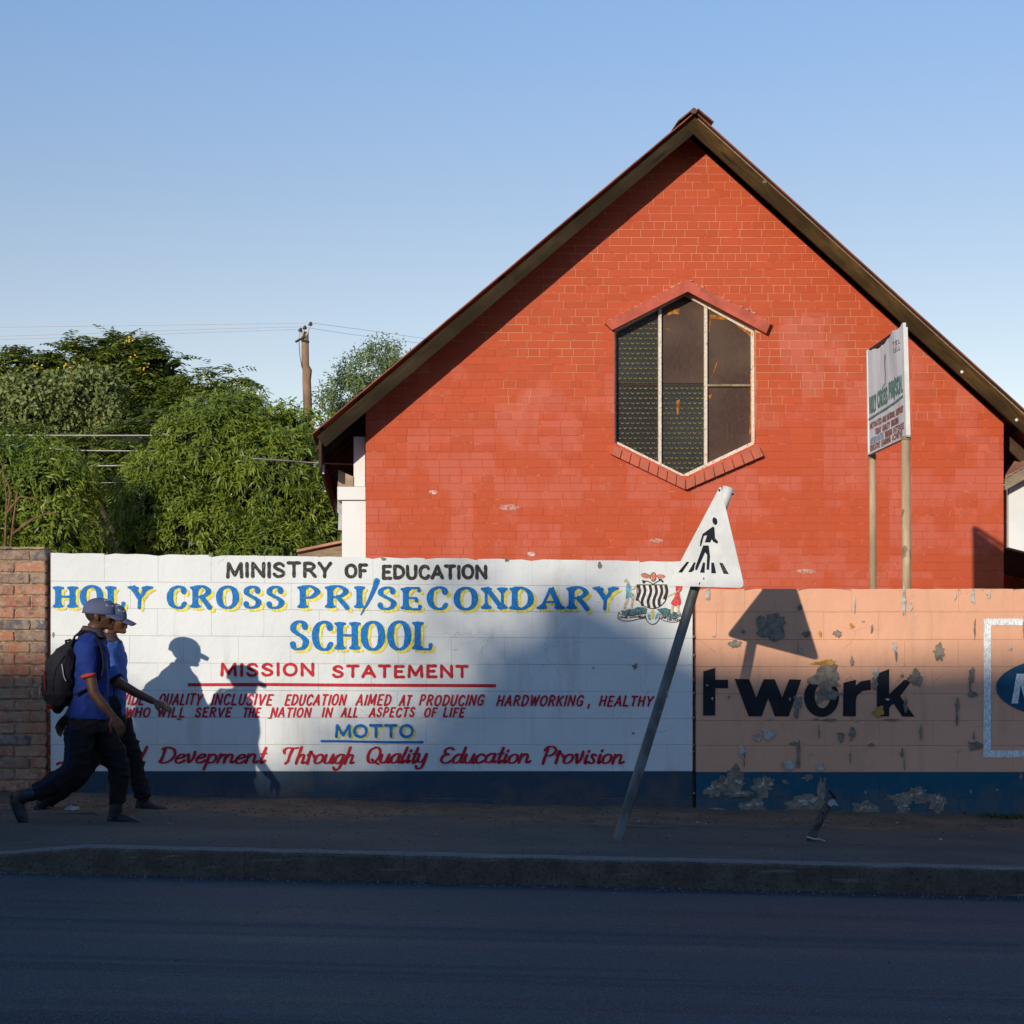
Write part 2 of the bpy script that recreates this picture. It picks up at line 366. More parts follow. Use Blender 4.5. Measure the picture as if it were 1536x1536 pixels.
def kerbm():
    t = NT("old_kerb_concrete"); n = t.noise(6, 6, .7); f = t.noise(50, 5, .75)
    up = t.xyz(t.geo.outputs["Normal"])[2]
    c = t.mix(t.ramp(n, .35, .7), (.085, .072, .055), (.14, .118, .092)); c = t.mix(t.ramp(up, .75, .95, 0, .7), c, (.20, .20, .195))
    c = t.mix(t.ramp(f, .50, .66, 0, .75), c, (.030, .025, .018))
    c = t.mix(t.math('MULTIPLY', t.ramp(t.noise(11, 4, .6, st=(.2, 1, 2)), .6, .7), .5), c, (.28, .25, .20))
    nb = t.bump(n, .6, .012); return t.done(c, .9, .2, t.bump(f, .8, .008, nb))
M['kerb'] = kerbm()

def leafmat(name, c1, c2, c3, trans=.35, rough=.45):
    t = NT(name); isl = t.island(); big = t.noise(.9, 3, .5)
    c = t.mix(isl, c1, c2); c = t.mix(t.ramp(big, .4, .65, 0, .6), c, c3)
    t.set(t.b.inputs["Base Color"], c); t.b.inputs["Roughness"].default_value = rough; t.b.inputs["Specular IOR Level"].default_value = .35
    tr = t.n("ShaderNodeBsdfTranslucent"); t.set(tr.inputs[0], t.mix(.5, c, (.20, .26, .02)))
    ms = t.n("ShaderNodeMixShader"); ms.inputs[0].default_value = trans
    t.t.links.new(t.b.outputs[0], ms.inputs[1]); t.t.links.new(tr.outputs[0], ms.inputs[2]); t.t.links.new(ms.outputs[0], t.out.inputs[0])
    return t.mat
M['mango'] = leafmat("mango_leaf", (.12, .185, .014), (.29, .335, .038), (.09, .15, .018), .25, .45)
M['cassia'] = leafmat("cassia_leaf", (.15, .21, .030), (.29, .33, .045), (.10, .155, .026), .22, .5)
M['vine'] = leafmat("vine_leaf", (.20, .24, .075), (.29, .32, .10), (.14, .18, .05), .22, .6)
M['acacia'] = leafmat("acacia_leaf", (.16, .23, .09), (.27, .34, .14), (.13, .19, .08), .25, .6)
M['yflower'] = simple("yellow_blossom", (.75, .48, .03), .7, .3, 30, 20, .1)
M['deep'] = simple("crown_shade_filler", (.022, .032, .010), .95, .5, 6, 14, .9, .08)
M['bark'] = simple("tree_bark", (.085, .06, .042), .95, .4, 12, 40, .8, .02)
M['polewood'] = wood("utility_pole_wood", (.24, .14, .08), (.36, .23, .14), (3, 3, .4))
M['ceramic'] = simple("brown_insulator_glaze", (.05, .022, .02), .25, .2, 5, 20, .05, spec=.6)
M['wire'] = simple("pale_wire", (.52, .48, .46), .5, .1, 5, 10, .1)
M['dkmetal'] = simple("dark_iron", (.04, .035, .03), .6, .3, 20, 60, .3, metal=.3)
M['galv'] = simple("worn_galvanised_pole", (.115, .12, .11), .55, .5, 9, 60, .3, metal=.25, st=(1, 1, .3), col2=(.07, .07, .065))
M['signwhite'] = simple("faded_sign_white", (.70, .70, .66), .5, .12, 5, 60, .1)
M['bamboo'] = wood("varnished_sign_post", (.40, .27, .14), (.56, .43, .27), (2, 2, .3))
def boardm():
    t = NT("weathered_signboard"); n = t.noise(4, 4, .6, st=(1, 1, .25)); c = t.mix(t.ramp(n, .35, .7), (.74, .75, .73), (.62, .61, .62))
    c = t.mix(t.ramp(t.noise(9, 5, .7, st=(1, 1, .2), off=(1, 2, 3)), .62, .72, 0, .5), c, (.34, .31, .33))
    return t.done(c, .6, .3, t.bump(t.noise(3, 3, .5, st=(1, 1, .5)), .5, .02))
M['board'] = boardm()
M['green'] = simple("green_sign_paint", (.13, .27, .23), .7, .3, 30, 40, .1)
M['rbrown'] = simple("red_brown_sign_paint", (.34, .12, .09), .7, .35, 30, 40, .1)
M['pblue'] = simple("faded_blue_sign_paint", (.35, .45, .55), .7, .3, 30, 40, .1)
# people
M['skin'] = simple("dark_brown_skin", (.075, .036, .022), .5, .2, 12, 120, .12, .0015, spec=.3)
M['skin2'] = simple("brown_skin", (.135, .055, .028), .38, .2, 12, 120, .12, .0015, spec=.5)
def cloth(name, col, var=.12, wsc=320):
    t = NT(name); c = t.mix(t.ramp(t.noise(5, 4), .35, .65), tuple(v*(1-var) for v in col), tuple(v*(1+var) for v in col))
    nb = t.bump(t.noise(9, 4, .55, st=(1, 1, .6)), .5, .012); return t.done(c, .85, .2, t.bump(t.noise(wsc, 2), .2, .001, nb))
M['shirt'] = cloth("royal_blue_polo", (.012, .030, .165))
M['shirt2'] = cloth("bright_blue_polo", (.06, .13, .40))
M['collar'] = cloth("brownish_grey_collar", (.085, .055, .058))
M['cuff'] = cloth("red_cuff", (.42, .045, .02))
M['trouser'] = cloth("black_trouser_cloth", (.012, .011, .014))
M['stripe'] = cloth("blue_piping", (.012, .018, .16))
M['cap'] = cloth("navy_cap_cloth", (.082, .096, .165))
M['logo'] = simple("pale_cap_badge", (.5, .5, .48), .7, .4, 150, 60, .1)
M['boot'] = simple("dull_black_leather", (.019, .023, .027), .5, .35, 20, 80, .3)
M['sole'] = simple("dark_rubber_sole", (.02, .022, .024), .8, .3, 20, 80, .3)
M['bag'] = cloth("black_backpack_cloth", (.016, .015, .019))
M['bagred'] = cloth("dark_red_bag_trim", (.20, .02, .015))
M['hair'] = simple("short_black_hair", (.035, .020, .014), .9, .3, 200, 300, .8, .003)
M['eyew'] = simple("eye_white", (.45, .40, .36), .4, .1, 5, 10, 0)
M['litter'] = simple("crumpled_plastic", (.34, .36, .39), .4, .2, 20, 40, .4)
M['weed'] = leafmat("weed_leaf", (.05, .09, .02), (.08, .12, .03), (.06, .08, .02))

M['sapling'] = simple('reddish_sapling_bark', (.20, .11, .06), .9, .3, 20, 40, .4)

M['brickscuff'] = simple('grey_scuffed_brick', (.44, .30, .25), .9, .5, 40, 60, .5, col2=(.46, .11, .07))

M['gritpale'] = simple('pale_grit', (.20, .17, .14), .9, .5, 30, 40, .3)
M['dryleaf'] = simple('dry_brown_leaf', (.26, .17, .08), .85, .5, 30, 40, .3)

M['stumpwood'] = simple('grey_split_wood', (.10, .085, .07), .9, .6, 30, 60, .8, .01, st=(3, 3, .5), col2=(.03, .025, .02))
# ------------------------------------------------------------------ ground, road, footpath, kerb
DW = 14.5                                      # depth of the painted walls
YK = 11.55                                     # kerb face
def ramp_dip(x):                                # the kerb drops towards a driveway at the left
    return 0.062 * max(0.0, min(1.0, (-1.66 - x) / 0.6))
def sheet(name, x0, x1, y0, y1, nx, ny, zf, mat, kind='structure', label=None):
    vs = []; fs = []
    for j in range(ny+1):
        for i in range(nx+1):
            x = x0 + (x1-x0)*i/nx; y = y0 + (y1-y0)*j/ny; vs.append((x, y, zf(x, y)))
    for j in range(ny):
        for i in range(nx):
            a = j*(nx+1)+i; fs.append((a, a+1, a+nx+2, a+nx+1))
    me = bpy.data.meshes.new(name); me.from_pydata(vs, [], fs); me.update()
    o = link(name, me, mat, smooth=True); o["kind"] = kind
    if label: o["label"] = label
    return o
sheet("ground", -320, 320, -90, 620, 64, 20, lambda x, y: gz(x) - .30, M['dirt'])
sheet("schoolyard_ground", -14, 14, 14.65, 60, 14, 10, lambda x, y: gz(x) + .01, M['dirt'])
def zroad(x, y): return gz(x) - .155 + .018 * min(YK - y, 7.5 - (YK - y) if YK - y > 3.7 else 9)
sheet("road", -14, 14, 4.0, YK + .02, 56, 24, zroad, M['asphalt'])
sheet("far_footpath", -14, 14, -8, 4.0, 28, 8, lambda x, y: gz(x) - .02, M['pave'])
def zpave(x, y):
    k = max(0, 1 - (y - YK) / .9); s = .0015 * mnoise.noise(Vector((x*2, y*2, 0))) * 3
    return gz(x) - ramp_dip(x) * k + s
sheet("footpath", -14, 14, YK + .12, 13.75, 160, 24, zpave, M['pave'])
def zdirt(x, y):
    t = (y - 13.4) / 1.1
    return gz(x) - .004 + .03*t + .016 * mnoise.noise(Vector((x*1.3, y*2.5, 3))) + .008 * mnoise.noise(Vector((x*6, y*6, 1)))
sheet("dirt_verge", -14, 14, 13.35, 14.62, 280, 20, zdirt, M['dirt'])

kerb = tag(MB().box((-14, YK + .03, -1), (14, YK + .11, -.9)).build("kerb", M['kerb']), kind='structure')
kerb["label"] = "low worn concrete kerb along the road"
xs = [(px - CX) / F * YK for px in (-340, -105, 133, 367, 605, 835, 1045, 1290, 1525, 1760, 1995)]
for i in range(len(xs) - 1):
    a, b = xs[i] + .0008, xs[i+1] - .0008; mb = MB(); n = 40; rng = random.Random(i)
    rows = []
    for k in range(n+1):
        x = a + (b-a)*k/n; zt = gz(x) - ramp_dip(x) + .006 + .004*mnoise.noise(Vector((x*5, i, 0))); zb = zroad(x, YK) - .05
        e = 0.004 + .010*abs(mnoise.noise(Vector((x*9, 2, i)))) + (.010*abs(mnoise.noise(Vector((i*3.3, 0, 1)))) if k in (0, n) else 0)
        e += .06*max(0, mnoise.noise(Vector((x*6, 7, i))) - .42); w = .005*mnoise.noise(Vector((x*7, 4, i))) + .008*max(0, mnoise.noise(Vector((x*15, 1, i))))
        rows.append([(x, YK - .022 + w, zb), (x, YK - .016 + w, zb + .09), (x, YK - .012 + w, zt - .012 - e), (x, YK - .002 + w, zt - .003 - e*.4), (x, YK + .02, zt), (x, YK + .125, zt + .001), (x, YK + .13, zb)])
    vs = [p for r_ in rows for p in r_]; m_ = len(rows[0])
    fs = [(k*m_+j, (k+1)*m_+j, (k+1)*m_+j+1, k*m_+j+1) for k in range(n) for j in range(m_-1)]
    fs += [tuple(range(m_)), tuple(n*m_ + j for j in range(m_-1, -1, -1))]
    MB().add(vs, fs).build("kerb_stone", M['kerb'], kerb)

# ------------------------------------------------------------------ painted block walls
def wx(px): return (px - CX) / 200.0
def wz(py): return HC + (CY - py) / 200.0
def block(mb, c, y, dep, rng, top=False, ch=.006):
    """c: (x0,z0l,z1l,x1,z0r,z1r); slightly uneven face"""
    x0, a0, a1, x1, b0, b1 = c; w = x1 - x0; n = 5
    fr = []; fe = []
    def topz(t):
        z = a1*(1-t) + b1*t
        return z
    ring_o = []; ring_i = []
    jit = [rng.uniform(-.0012, .0012) for _ in range(20)]
    for k in range(n+1): t = k/n; ring_o.append((x0 + w*t, a0*(1-t)+b0*t)); ring_i.append((x0+ch + (w-2*ch)*t, a0*(1-t)+b0*t + ch + jit[k]))
    for k in range(n+1):
        t = 1 - k/n; dz = 0
        if top: dz = -abs(rng.gauss(0, .0028)) - (.012 if k in (0, n) and rng.random() < .22 else 0)
        ring_o.append((x0 + w*t, topz(t) + dz)); ring_i.append((x0+ch + (w-2*ch)*t, topz(t) + dz - ch + jit[k+7]))
    yf = y + rng.uniform(0, .0012)
    N = len(ring_o)
    vs = [(x, yf, z) for x, z in ring_i] + [(x, yf + ch*.8, z) for x, z in ring_o] + [(x, y + dep, z) for x, z in ring_o]
    fs = [tuple(range(N))] + [(i, N+i, N+(i+1) % N, (i+1) % N) for i in range(N)] + [(N+i, 2*N+i, 2*N+(i+1) % N, N+(i+1) % N) for i in range(N)] + [tuple(range(3*N-1, 2*N-1, -1))]
    mb.add(vs, fs)

def build_wall(name, label, px0, px1, ytop, course_y, tilt, mats, base, yface, joint_off, vis):
    t = thing(name, label, "wall", ((wx(px0)+wx(px1))/2, yface, base - .1), kind='thing')
    rng = random.Random(len(name))
    x0, x1 = wx(px0), wx(px1); mod = .402
    def line(k, x):
        py = course_y[k] if k else ytop
        return wz(py) - tilt[k] * (x - x0) if k < len(tilt) else wz(py)
    nb = 0
    core = MB(); core.box((x0+.01, yface+.0045, base-.6), (x1-.01, yface+.185, min(line(0, x0), line(0, x1)) - .03)); core.build("mortar_core", M['wjoint'] if mats[0] is M['white'] else M['pjoint'], t)
    for k in range(len(course_y) - 1):
        off = joint_off[k % 2]; xs_ = [x0]
        x = x0 + off
        while x < x1 - .08: xs_.append(x + rng.uniform(-.008, .008)); x += mod
        xs_.append(x1)
        for a, b in zip(xs_, xs_[1:]):
            g = rng.uniform(.0002, .0007); gh = rng.uniform(.0006, .0016)
            cc = (a+g, line(k+1, a)+gh, line(k, a)-(0 if k == 0 else gh), b-g, line(k+1, b)+gh, line(k, b)-(0 if k == 0 else gh))
            mb = MB(); block(mb, cc, yface, .19, rng, top=(k == 0), ch=.0016)
            mb.build("wall_block", mats[k], t); nb += 1
    return t
cyW = [830, 871.5, 912, 953, 994, 1035, 1076, 1117, 1157, 1198, 1239]
slope = [.0135, .0095, .0075, .005, .004, .003, .002, 0, 0, 0, 0]
wallW = build_wall("painted_school_wall", "white block wall painted with the school name and mission over a navy base", 76, 1039, 829, cyW, slope,
                   [M['white']]*8 + [M['navy']]*2, gz(0), DW, (.40, .195), None)
cyP = [883, 918, 959.5, 1000, 1040.5, 1081, 1118, 1158, 1197, 1237]
wallP = build_wall("painted_advert_wall", "lower peach block wall with peeling paint, a black advert word and a blue base", 1044, 1900, 883, cyP, [0.0]*10,
                   [M['peach']]*7 + [M['blue']]*2, gz(4), DW - .01, (.36, .16), None)
rng = random.Random(3)
mb = MB()                                      # bits of mortar in the joint between the two walls
for py in (955, 983, 1020, 1040, 1077, 1118, 1128, 1190):
    mb.ell((wx(1041), DW + .01, wz(py)), (.012, .02, .012), 8)
mb.box((wx(1036), DW + .06, -.3), (wx(1047), DW + .16, wz(886)))
mb.build("joint_mortar", M['mortar'], wallW)

def blob_poly(cx, cy, w, h, rng, n=15, rough=.34):
    pts = []; ph = rng.random()*9; n = n*2 if w*h > 60 else n
    for i in range(n):
        a = 2*math.pi*i/n; r = 1 + rough*(mnoise.noise(Vector((math.cos(a)*1.6+ph, math.sin(a)*1.6, ph)))*1.8 + mnoise.noise(Vector((math.cos(a)*5+ph, math.sin(a)*5, ph)))*.8 + rng.uniform(-.42, .42))
        pts.append((cx + math.cos(a)*w/2*r, cy + math.sin(a)*h/2*r))
    return pts
def decal(mb, pts, off, y=None, dep=.0012):
    """thin raised flake/paint film on the wall face, photo-traced outline"""
    y = (y if y is not None else DW)
    f = [Vector((wx(px), y - off, wz(py))) for px, py in pts]
    mb.prism(list(reversed(f)), Vector((0, dep, 0)))
rng = random.Random(11)
C4 = lambda x, y, w, h: (x/3.036+1030, y/3.036+860, w/3.036, h/3.036)
peel = [(390,245,140,110,'plaster'),(340,222,45,60,'plaster'),(222,322,55,35,'plaster'),(515,155,25,25,'plaster'),(545,275,45,25,'plaster'),(515,345,15,35,'chalk'),(683,275,35,30,'plaster'),(750,238,20,22,'ochre'),
 (945,335,25,45,'chalk'),(952,378,12,45,'plaster'),(1143,365,45,75,'plaster'),(600,580,26,24,'plaster'),(630,480,125,130,'plaster'),(640,545,110,50,'plaster'),(625,408,90,20,'ochre'),(505,590,45,70,'plaster'),(498,640,16,50,'plaster'),(857,455,26,45,'chalk'),(855,500,28,50,'plaster'),
 (1035,475,50,60,'plaster'),(1060,485,30,45,'plaster'),(978,467,18,18,'plaster'),(750,400,18,34,'plaster'),(1296,465,25,60,'plaster'),(1288,515,12,60,'plaster'),(1300,552,42,22,'plaster'),(1230,600,18,60,'plaster'),(1228,660,10,60,'plaster'),(1310,782,65,38,'plaster'),(375,730,65,45,'chalk'),
 (320,748,30,35,'chalk'),(702,742,35,40,'plaster'),(750,732,30,50,'plaster'),(250,808,30,50,'chalk'),(490,775,38,16,'plaster'),(508,830,18,110,'plaster'),(460,872,55,45,'chalk'),(608,882,38,35,'chalk'),(978,818,13,35,'plaster'),(988,870,6,50,'plaster'),(1065,725,10,70,'plaster'),(985,125,18,110,'chalk'),
 (1018,150,12,35,'chalk'),(95,95,20,50,'chalk'),(1308,255,8,80,'plaster'),(1300,110,22,60,'chalk'),(1372,97,20,30,'chalk'),(1219,105,12,36,'chalk'),(762,140,10,66,'chalk'),(838,780,26,12,'plaster'),(872,630,50,44,'ochre'),(375,664,40,8,'chalk'),(650,666,60,10,'plaster'),(770,664,30,12,'chalk'),(930,666,70,8,'plaster'),(585,664,30,8,'plaster'),
 (995,600,16,70,'plaster'),(1305,740,8,40,'plaster'),(1532,250,8,90,'plaster'),(605,275,14,26,'ochre'),(800,218,14,8,'chalk'),(120,284,14,14,'chalk'),(255,262,14,20,'plaster'),(840,250,10,36,'plaster'),(1470,345,22,10,'chalk'),(565,825,12,12,'chalk'),(1235,808,18,10,'chalk'),(742,840,8,50,'plaster'),(600,720,6,60,'plaster'),(260,850,5,60,'plaster'),
 (90,510,10,8,'chalk'),(115,570,10,14,'chalk'),(912,574,22,9,'chalk'),(468,572,8,16,'chalk'),(190,563,12,12,'plaster')]
PK = [0]
for (x, y, w, h, m) in peel:
    px, py, pw, ph = C4(x, y, w, h); PK[0] += 1; mb = MB(); decal(mb, blob_poly(px, py, pw, ph, rng), .0072 + .00006*PK[0], DW - .01, .0015)
    mb.build("peeled_patch", M[m], wallP)
base_peel = [(200,955,112,110,'plaster'),(345,970,100,90,'plaster'),(120,985,70,60,'plaster'),(235,1005,120,26,'plaster'),(300,1058,125,62,'plaster'),(545,1055,200,92,'plaster'),(617,985,42,95,'plaster'),(805,1070,112,70,'plaster'),
 (990,1025,150,60,'plaster'),(1065,1010,100,66,'plaster'),(1142,1048,92,90,'plaster'),(985,1075,70,60,'plaster'),(120,1078,112,22,'plaster'),(550,930,52,26,'plaster'),(448,950,28,18,'plaster'),(813,995,13,16,'plaster'),(1290,992,12,18,'plaster'),(1520,925,16,30,'plaster'),(720,1108,40,14,'plaster'),(1090,1105,50,14,'plaster'),(1412,985,12,8,'chalk')]
PK = [0]
for (x, y, w, h, m) in base_peel:
    px, py, pw, ph = C4(x, y, w, h); PK[0] += 1; mb = MB(); decal(mb, blob_poly(px, py, pw, ph, rng, 19), .0030 + .0001*PK[0], DW - .01, .0015)
    o = mb.build("peeled_patch", M[m], wallP)
    if w > 60:
        mb = MB()
        for _ in range(7):
            a = rng.uniform(0, 6.28); r_ = rng.uniform(.2, .95)
            decal(mb, blob_poly(px + math.cos(a)*pw*.42*r_, py - abs(math.sin(a))*ph*.40*r_, pw*rng.uniform(.06, .2), ph*rng.uniform(.06, .22), rng, 9), .0062 + .0003*_, DW - .01, .0008)
        mb.build("chalky_flakes", M['chalk'], wallP)
for (px, py, w, h) in ((953, 999, 8, 8), (890, 1002, 3, 3), (950, 1100, 6, 3), (268, 1079, 8, 3), (405, 1077, 7, 3), (900, 848, 6, 10), (316, 832, 8, 5), (575, 838, 9, 5), (80, 953, 3, 8), (760, 839, 8, 6)):
    mb = MB(); decal(mb, blob_poly(px, py, w, h, rng, 9), .003, DW, .001); mb.build("chipped_spot", M['plaster'], wallW)

# ------------------------------------------------------------------ hand lettering
def G(*s): return s
GL = {
'A': (.95, [('l',[(0,0),(.5,1)]),('l',[(.5,1),(1,0)]),('l',[(.2,.33),(.8,.33)])]),
'B': (.8, [('l',[(.08,1),(.08,0)]),('c',[(.08,1),(.6,.98),(.85,.77),(.6,.54),(.08,.52)]),('c',[(.08,.52),(.65,.5),(.97,.26),(.65,.02),(.08,0)])]),
'C': (.85, [('c',[(.95,.80),(.80,.95),(.52,1),(.18,.86),(.03,.5),(.18,.14),(.52,0),(.80,.04),(.98,.20)])]),
'D': (.9, [('l',[(.08,1),(.08,0)]),('c',[(.08,1),(.5,.98),(.86,.80),(.98,.5),(.86,.2),(.5,.02),(.08,0)])]),
'E': (.75, [('l',[(.1,1),(.1,0)]),('l',[(.1,1),(.95,1)]),('l',[(.1,.52),(.78,.52)]),('l',[(.1,0),(1,0)])]),
'F': (.7, [('l',[(.1,1),(.1,0)]),('l',[(.1,1),(.98,1)]),('l',[(.1,.52),(.78,.52)])]),
'G': (.9, [('c',[(.95,.80),(.80,.96),(.52,1),(.18,.86),(.03,.5),(.18,.14),(.52,0),(.80,.05),(.96,.20)]),('l',[(.97,.14),(.97,.46)]),('l',[(.97,.46),(.62,.46)])]),
'H': (.85, [('l',[(.05,1),(.05,0)]),('l',[(.95,1),(.95,0)]),('l',[(.05,.52),(.95,.52)])]),
'I': (.12, [('l',[(.5,1),(.5,0)])]),
'K': (.85, [('l',[(.05,1),(.05,0)]),('l',[(.95,1),(.08,.42)]),('l',[(.35,.58),(1,0)])]),
'L': (.7, [('l',[(.08,1),(.08,0)]),('l',[(.08,0),(1,0)])]),
'M': (1.1, [('l',[(.03,0),(.08,1)]),('l',[(.08,1),(.5,.15)]),('l',[(.5,.15),(.92,1)]),('l',[(.92,1),(.97,0)])]),
'N': (.9, [('l',[(.05,0),(.05,1)]),('l',[(.05,1),(.95,0)]),('l',[(.95,0),(.95,1)])]),
'O': (.95, [('c',[(.5,1),(.15,.86),(.02,.5),(.15,.14),(.5,0),(.85,.14),(.98,.5),(.85,.86),(.5,1)])]),
'P': (.75, [('l',[(.08,1),(.08,0)]),('c',[(.08,1),(.6,.99),(.96,.76),(.6,.5),(.08,.48)])]),
'Q': (.95, [('c',[(.5,1),(.15,.86),(.02,.5),(.15,.14),(.5,0),(.85,.14),(.98,.5),(.85,.86),(.5,1)]),('l',[(.6,.26),(1,-.06)])]),
'R': (.85, [('l',[(.08,1),(.08,0)]),('c',[(.08,1),(.6,.99),(.92,.77),(.6,.53),(.08,.5)]),('l',[(.5,.5),(1,0)])]),
'S': (.75, [('c',[(.92,.82),(.75,.96),(.45,1),(.14,.88),(.1,.70),(.4,.55),(.7,.45),(.95,.28),(.82,.08),(.48,0),(.2,.03),(.02,.18)])]),
'T': (.85, [('l',[(.5,1),(.5,0)]),('l',[(0,1),(1,1)])]),
'U': (.85, [('c',[(.05,1),(.05,.6),(.08,.22),(.28,.02),(.5,0),(.72,.02),(.92,.22),(.95,.6),(.95,1)])]),
'V': (.9, [('l',[(0,1),(.5,0)]),('l',[(.5,0),(1,1)])]),
'W': (1.2, [('l',[(0,1),(.25,0)]),('l',[(.25,0),(.5,.85)]),('l',[(.5,.85),(.75,0)]),('l',[(.75,0),(1,1)])]),
'Y': (.85, [('l',[(0,1),(.48,.45)]),('l',[(1,1),(.48,.45)]),('l',[(.48,.45),(.45,0)])]),
'Z': (.75, [('l',[(0,1),(1,1)]),('l',[(1,1),(0,0)]),('l',[(0,0),(1,0)])]),
'/': (.5, [('l',[(1,1.12),(0,-.18)])]), ',': (.1, [('l',[(.6,.1),(0,-.25)])]), '.': (.1, [('l',[(.4,.03),(.6,.0)])]),
'a': (.72, [('c',[(.85,.5),(.5,.56),(.1,.36),(.1,.08),(.4,0),(.72,.14),(.85,.5)]),('c',[(.85,.54),(.78,.2),(.84,.02),(1.05,.08)])]),
'c': (.62, [('c',[(.92,.44),(.6,.56),(.2,.44),(.05,.2),(.25,.0),(.6,.02),(1,.16)])]),
'd': (.75, [('c',[(.75,.48),(.45,.56),(.1,.36),(.08,.08),(.36,0),(.66,.14),(.78,.48)]),('c',[(.95,1),(.85,.6),(.76,.2),(.84,.02),(1.05,.06)])]),
'e': (.66, [('c',[(.12,.26),(.5,.3),(.85,.42),(.7,.55),(.38,.5),(.1,.25),(.2,.02),(.55,.0),(1,.16)])]),
'g': (.72, [('c',[(.85,.5),(.5,.56),(.1,.36),(.1,.1),(.4,.02),(.72,.16),(.85,.5)]),('c',[(.88,.52),(.78,.0),(.62,-.3),(.3,-.4),(.05,-.26)])]),
'h': (.76, [('c',[(.32,1),(.22,.6),(.1,0)]),('c',[(.16,.3),(.45,.54),(.72,.5),(.7,.25),(.68,.03),(1,.08)])]),
'i': (.34, [('c',[(.5,.52),(.35,.2),(.42,.0),(.95,.12)]),('l',[(.62,.74),(.72,.80)])]),
'l': (.36, [('c',[(.85,1),(.55,.6),(.25,.18),(.4,-.02),(.95,.14)])]),
'm': (1.15, [('l',[(.12,.52),(.04,0)]),('c',[(.08,.28),(.28,.52),(.44,.46),(.40,0)]),('c',[(.44,.28),(.62,.52),(.80,.46),(.78,.1),(.84,.0),(1.02,.1)])]),
'n': (.8, [('l',[(.16,.52),(.06,0)]),('c',[(.12,.28),(.42,.54),(.68,.46),(.66,.1),(.74,.0),(1.02,.1)])]),
'o': (.7, [('c',[(.5,.55),(.12,.38),(.08,.1),(.4,0),(.78,.14),(.85,.42),(.5,.55)])]),
'p': (.72, [('c',[(.22,.54),(.12,.1),(-.02,-.42)]),('c',[(.16,.32),(.5,.56),(.85,.42),(.75,.1),(.4,0),(.14,.1)])]),
'r': (.6, [('c',[(.1,.50),(.32,.62),(.28,.3),(.22,0)]),('c',[(.30,.62),(.38,.76),(.55,.62),(.80,.52),(.9,.42)])]),
's': (.55, [('c',[(.85,.46),(.5,.56),(.3,.42),(.6,.24),(.7,.06),(.35,0),(.05,.08)])]),
't': (.45, [('c',[(.75,.95),(.5,.4),(.4,.05),(.6,-.02),(1,.14)]),('l',[(.15,.56),(1,.6)])]),
'u': (.76, [('c',[(.12,.52),(.06,.16),(.28,.0),(.6,.1),(.78,.5)]),('c',[(.80,.54),(.74,.14),(.82,.0),(1.05,.1)])]),
'v': (.66, [('c',[(.05,.5),(.22,.54),(.30,.2),(.42,.0),(.75,.3),(.82,.7)])]),
'y': (.74, [('c',[(.12,.52),(.08,.16),(.3,.02),(.62,.14),(.82,.52)]),('c',[(.84,.54),(.72,.0),(.55,-.34),(.2,-.4),(.02,-.25)])]),
'S_': (.8, [('c',[(.95,.85),(.7,1),(.42,.88),(.45,.62),(.7,.35),(.6,.08),(.3,0),(.02,.12),(-.2,.02)])]),
'D_': (1.0, [('c',[(.22,.96),(.20,.5),(.10,.05)]),('c',[(.02,.9),(.4,1),(.8,.88),(.95,.5),(.7,.12),(.3,-.02),(.02,.08)])]),
'T_': (1.0, [('c',[(.05,.66),(.0,.86),(.25,1),(.6,.96),(1.0,1)]),('c',[(.6,.96),(.48,.5),(.45,.15),(.3,.0)])]),
'Q_': (.95, [('c',[(.5,1),(.15,.8),(.05,.4),(.2,.06),(.55,0),(.88,.3),(.92,.7),(.7,.96),(.42,.95)]),('c',[(.4,.2),(.6,.05),(1,-.1)])]),
'E_': (.8, [('c',[(.95,.88),(.6,1),(.25,.88),(.28,.64),(.62,.56)]),('c',[(.62,.56),(.2,.48),(.04,.2),(.3,.0),(.65,.02),(1,.2)])]),
'P_': (.85, [('c',[(.3,.96),(.22,.5),(.12,-.02)]),('c',[(.05,.8),(.3,1),(.75,1),(.98,.76),(.7,.5),(.28,.46)])]),
}
def catmull(pts, seg=6):
    if len(pts) < 3: return pts
    P_ = [(2*pts[0][0]-pts[1][0], 2*pts[0][1]-pts[1][1])] + list(pts) + [(2*pts[-1][0]-pts[-2][0], 2*pts[-1][1]-pts[-2][1])]
    if abs(pts[0][0]-pts[-1][0]) + abs(pts[0][1]-pts[-1][1]) < 1e-6: P_[0] = pts[-2]; P_[-1] = pts[1]
    out = []
    for i in range(1, len(P_)-2):
        for k in range(seg):
            t = k/seg; q = []
            for a in (0, 1):
                p0, p1, p2, p3 = P_[i-1][a], P_[i][a], P_[i+1][a], P_[i+2][a]
                q.append(.5*((2*p1)+(-p0+p2)*t+(2*p0-5*p1+4*p2-p3)*t*t+(-p0+3*p1-3*p2+p3)*t**3))
            out.append(tuple(q))
    out.append(pts[-1]); return out
LAYER = [0]
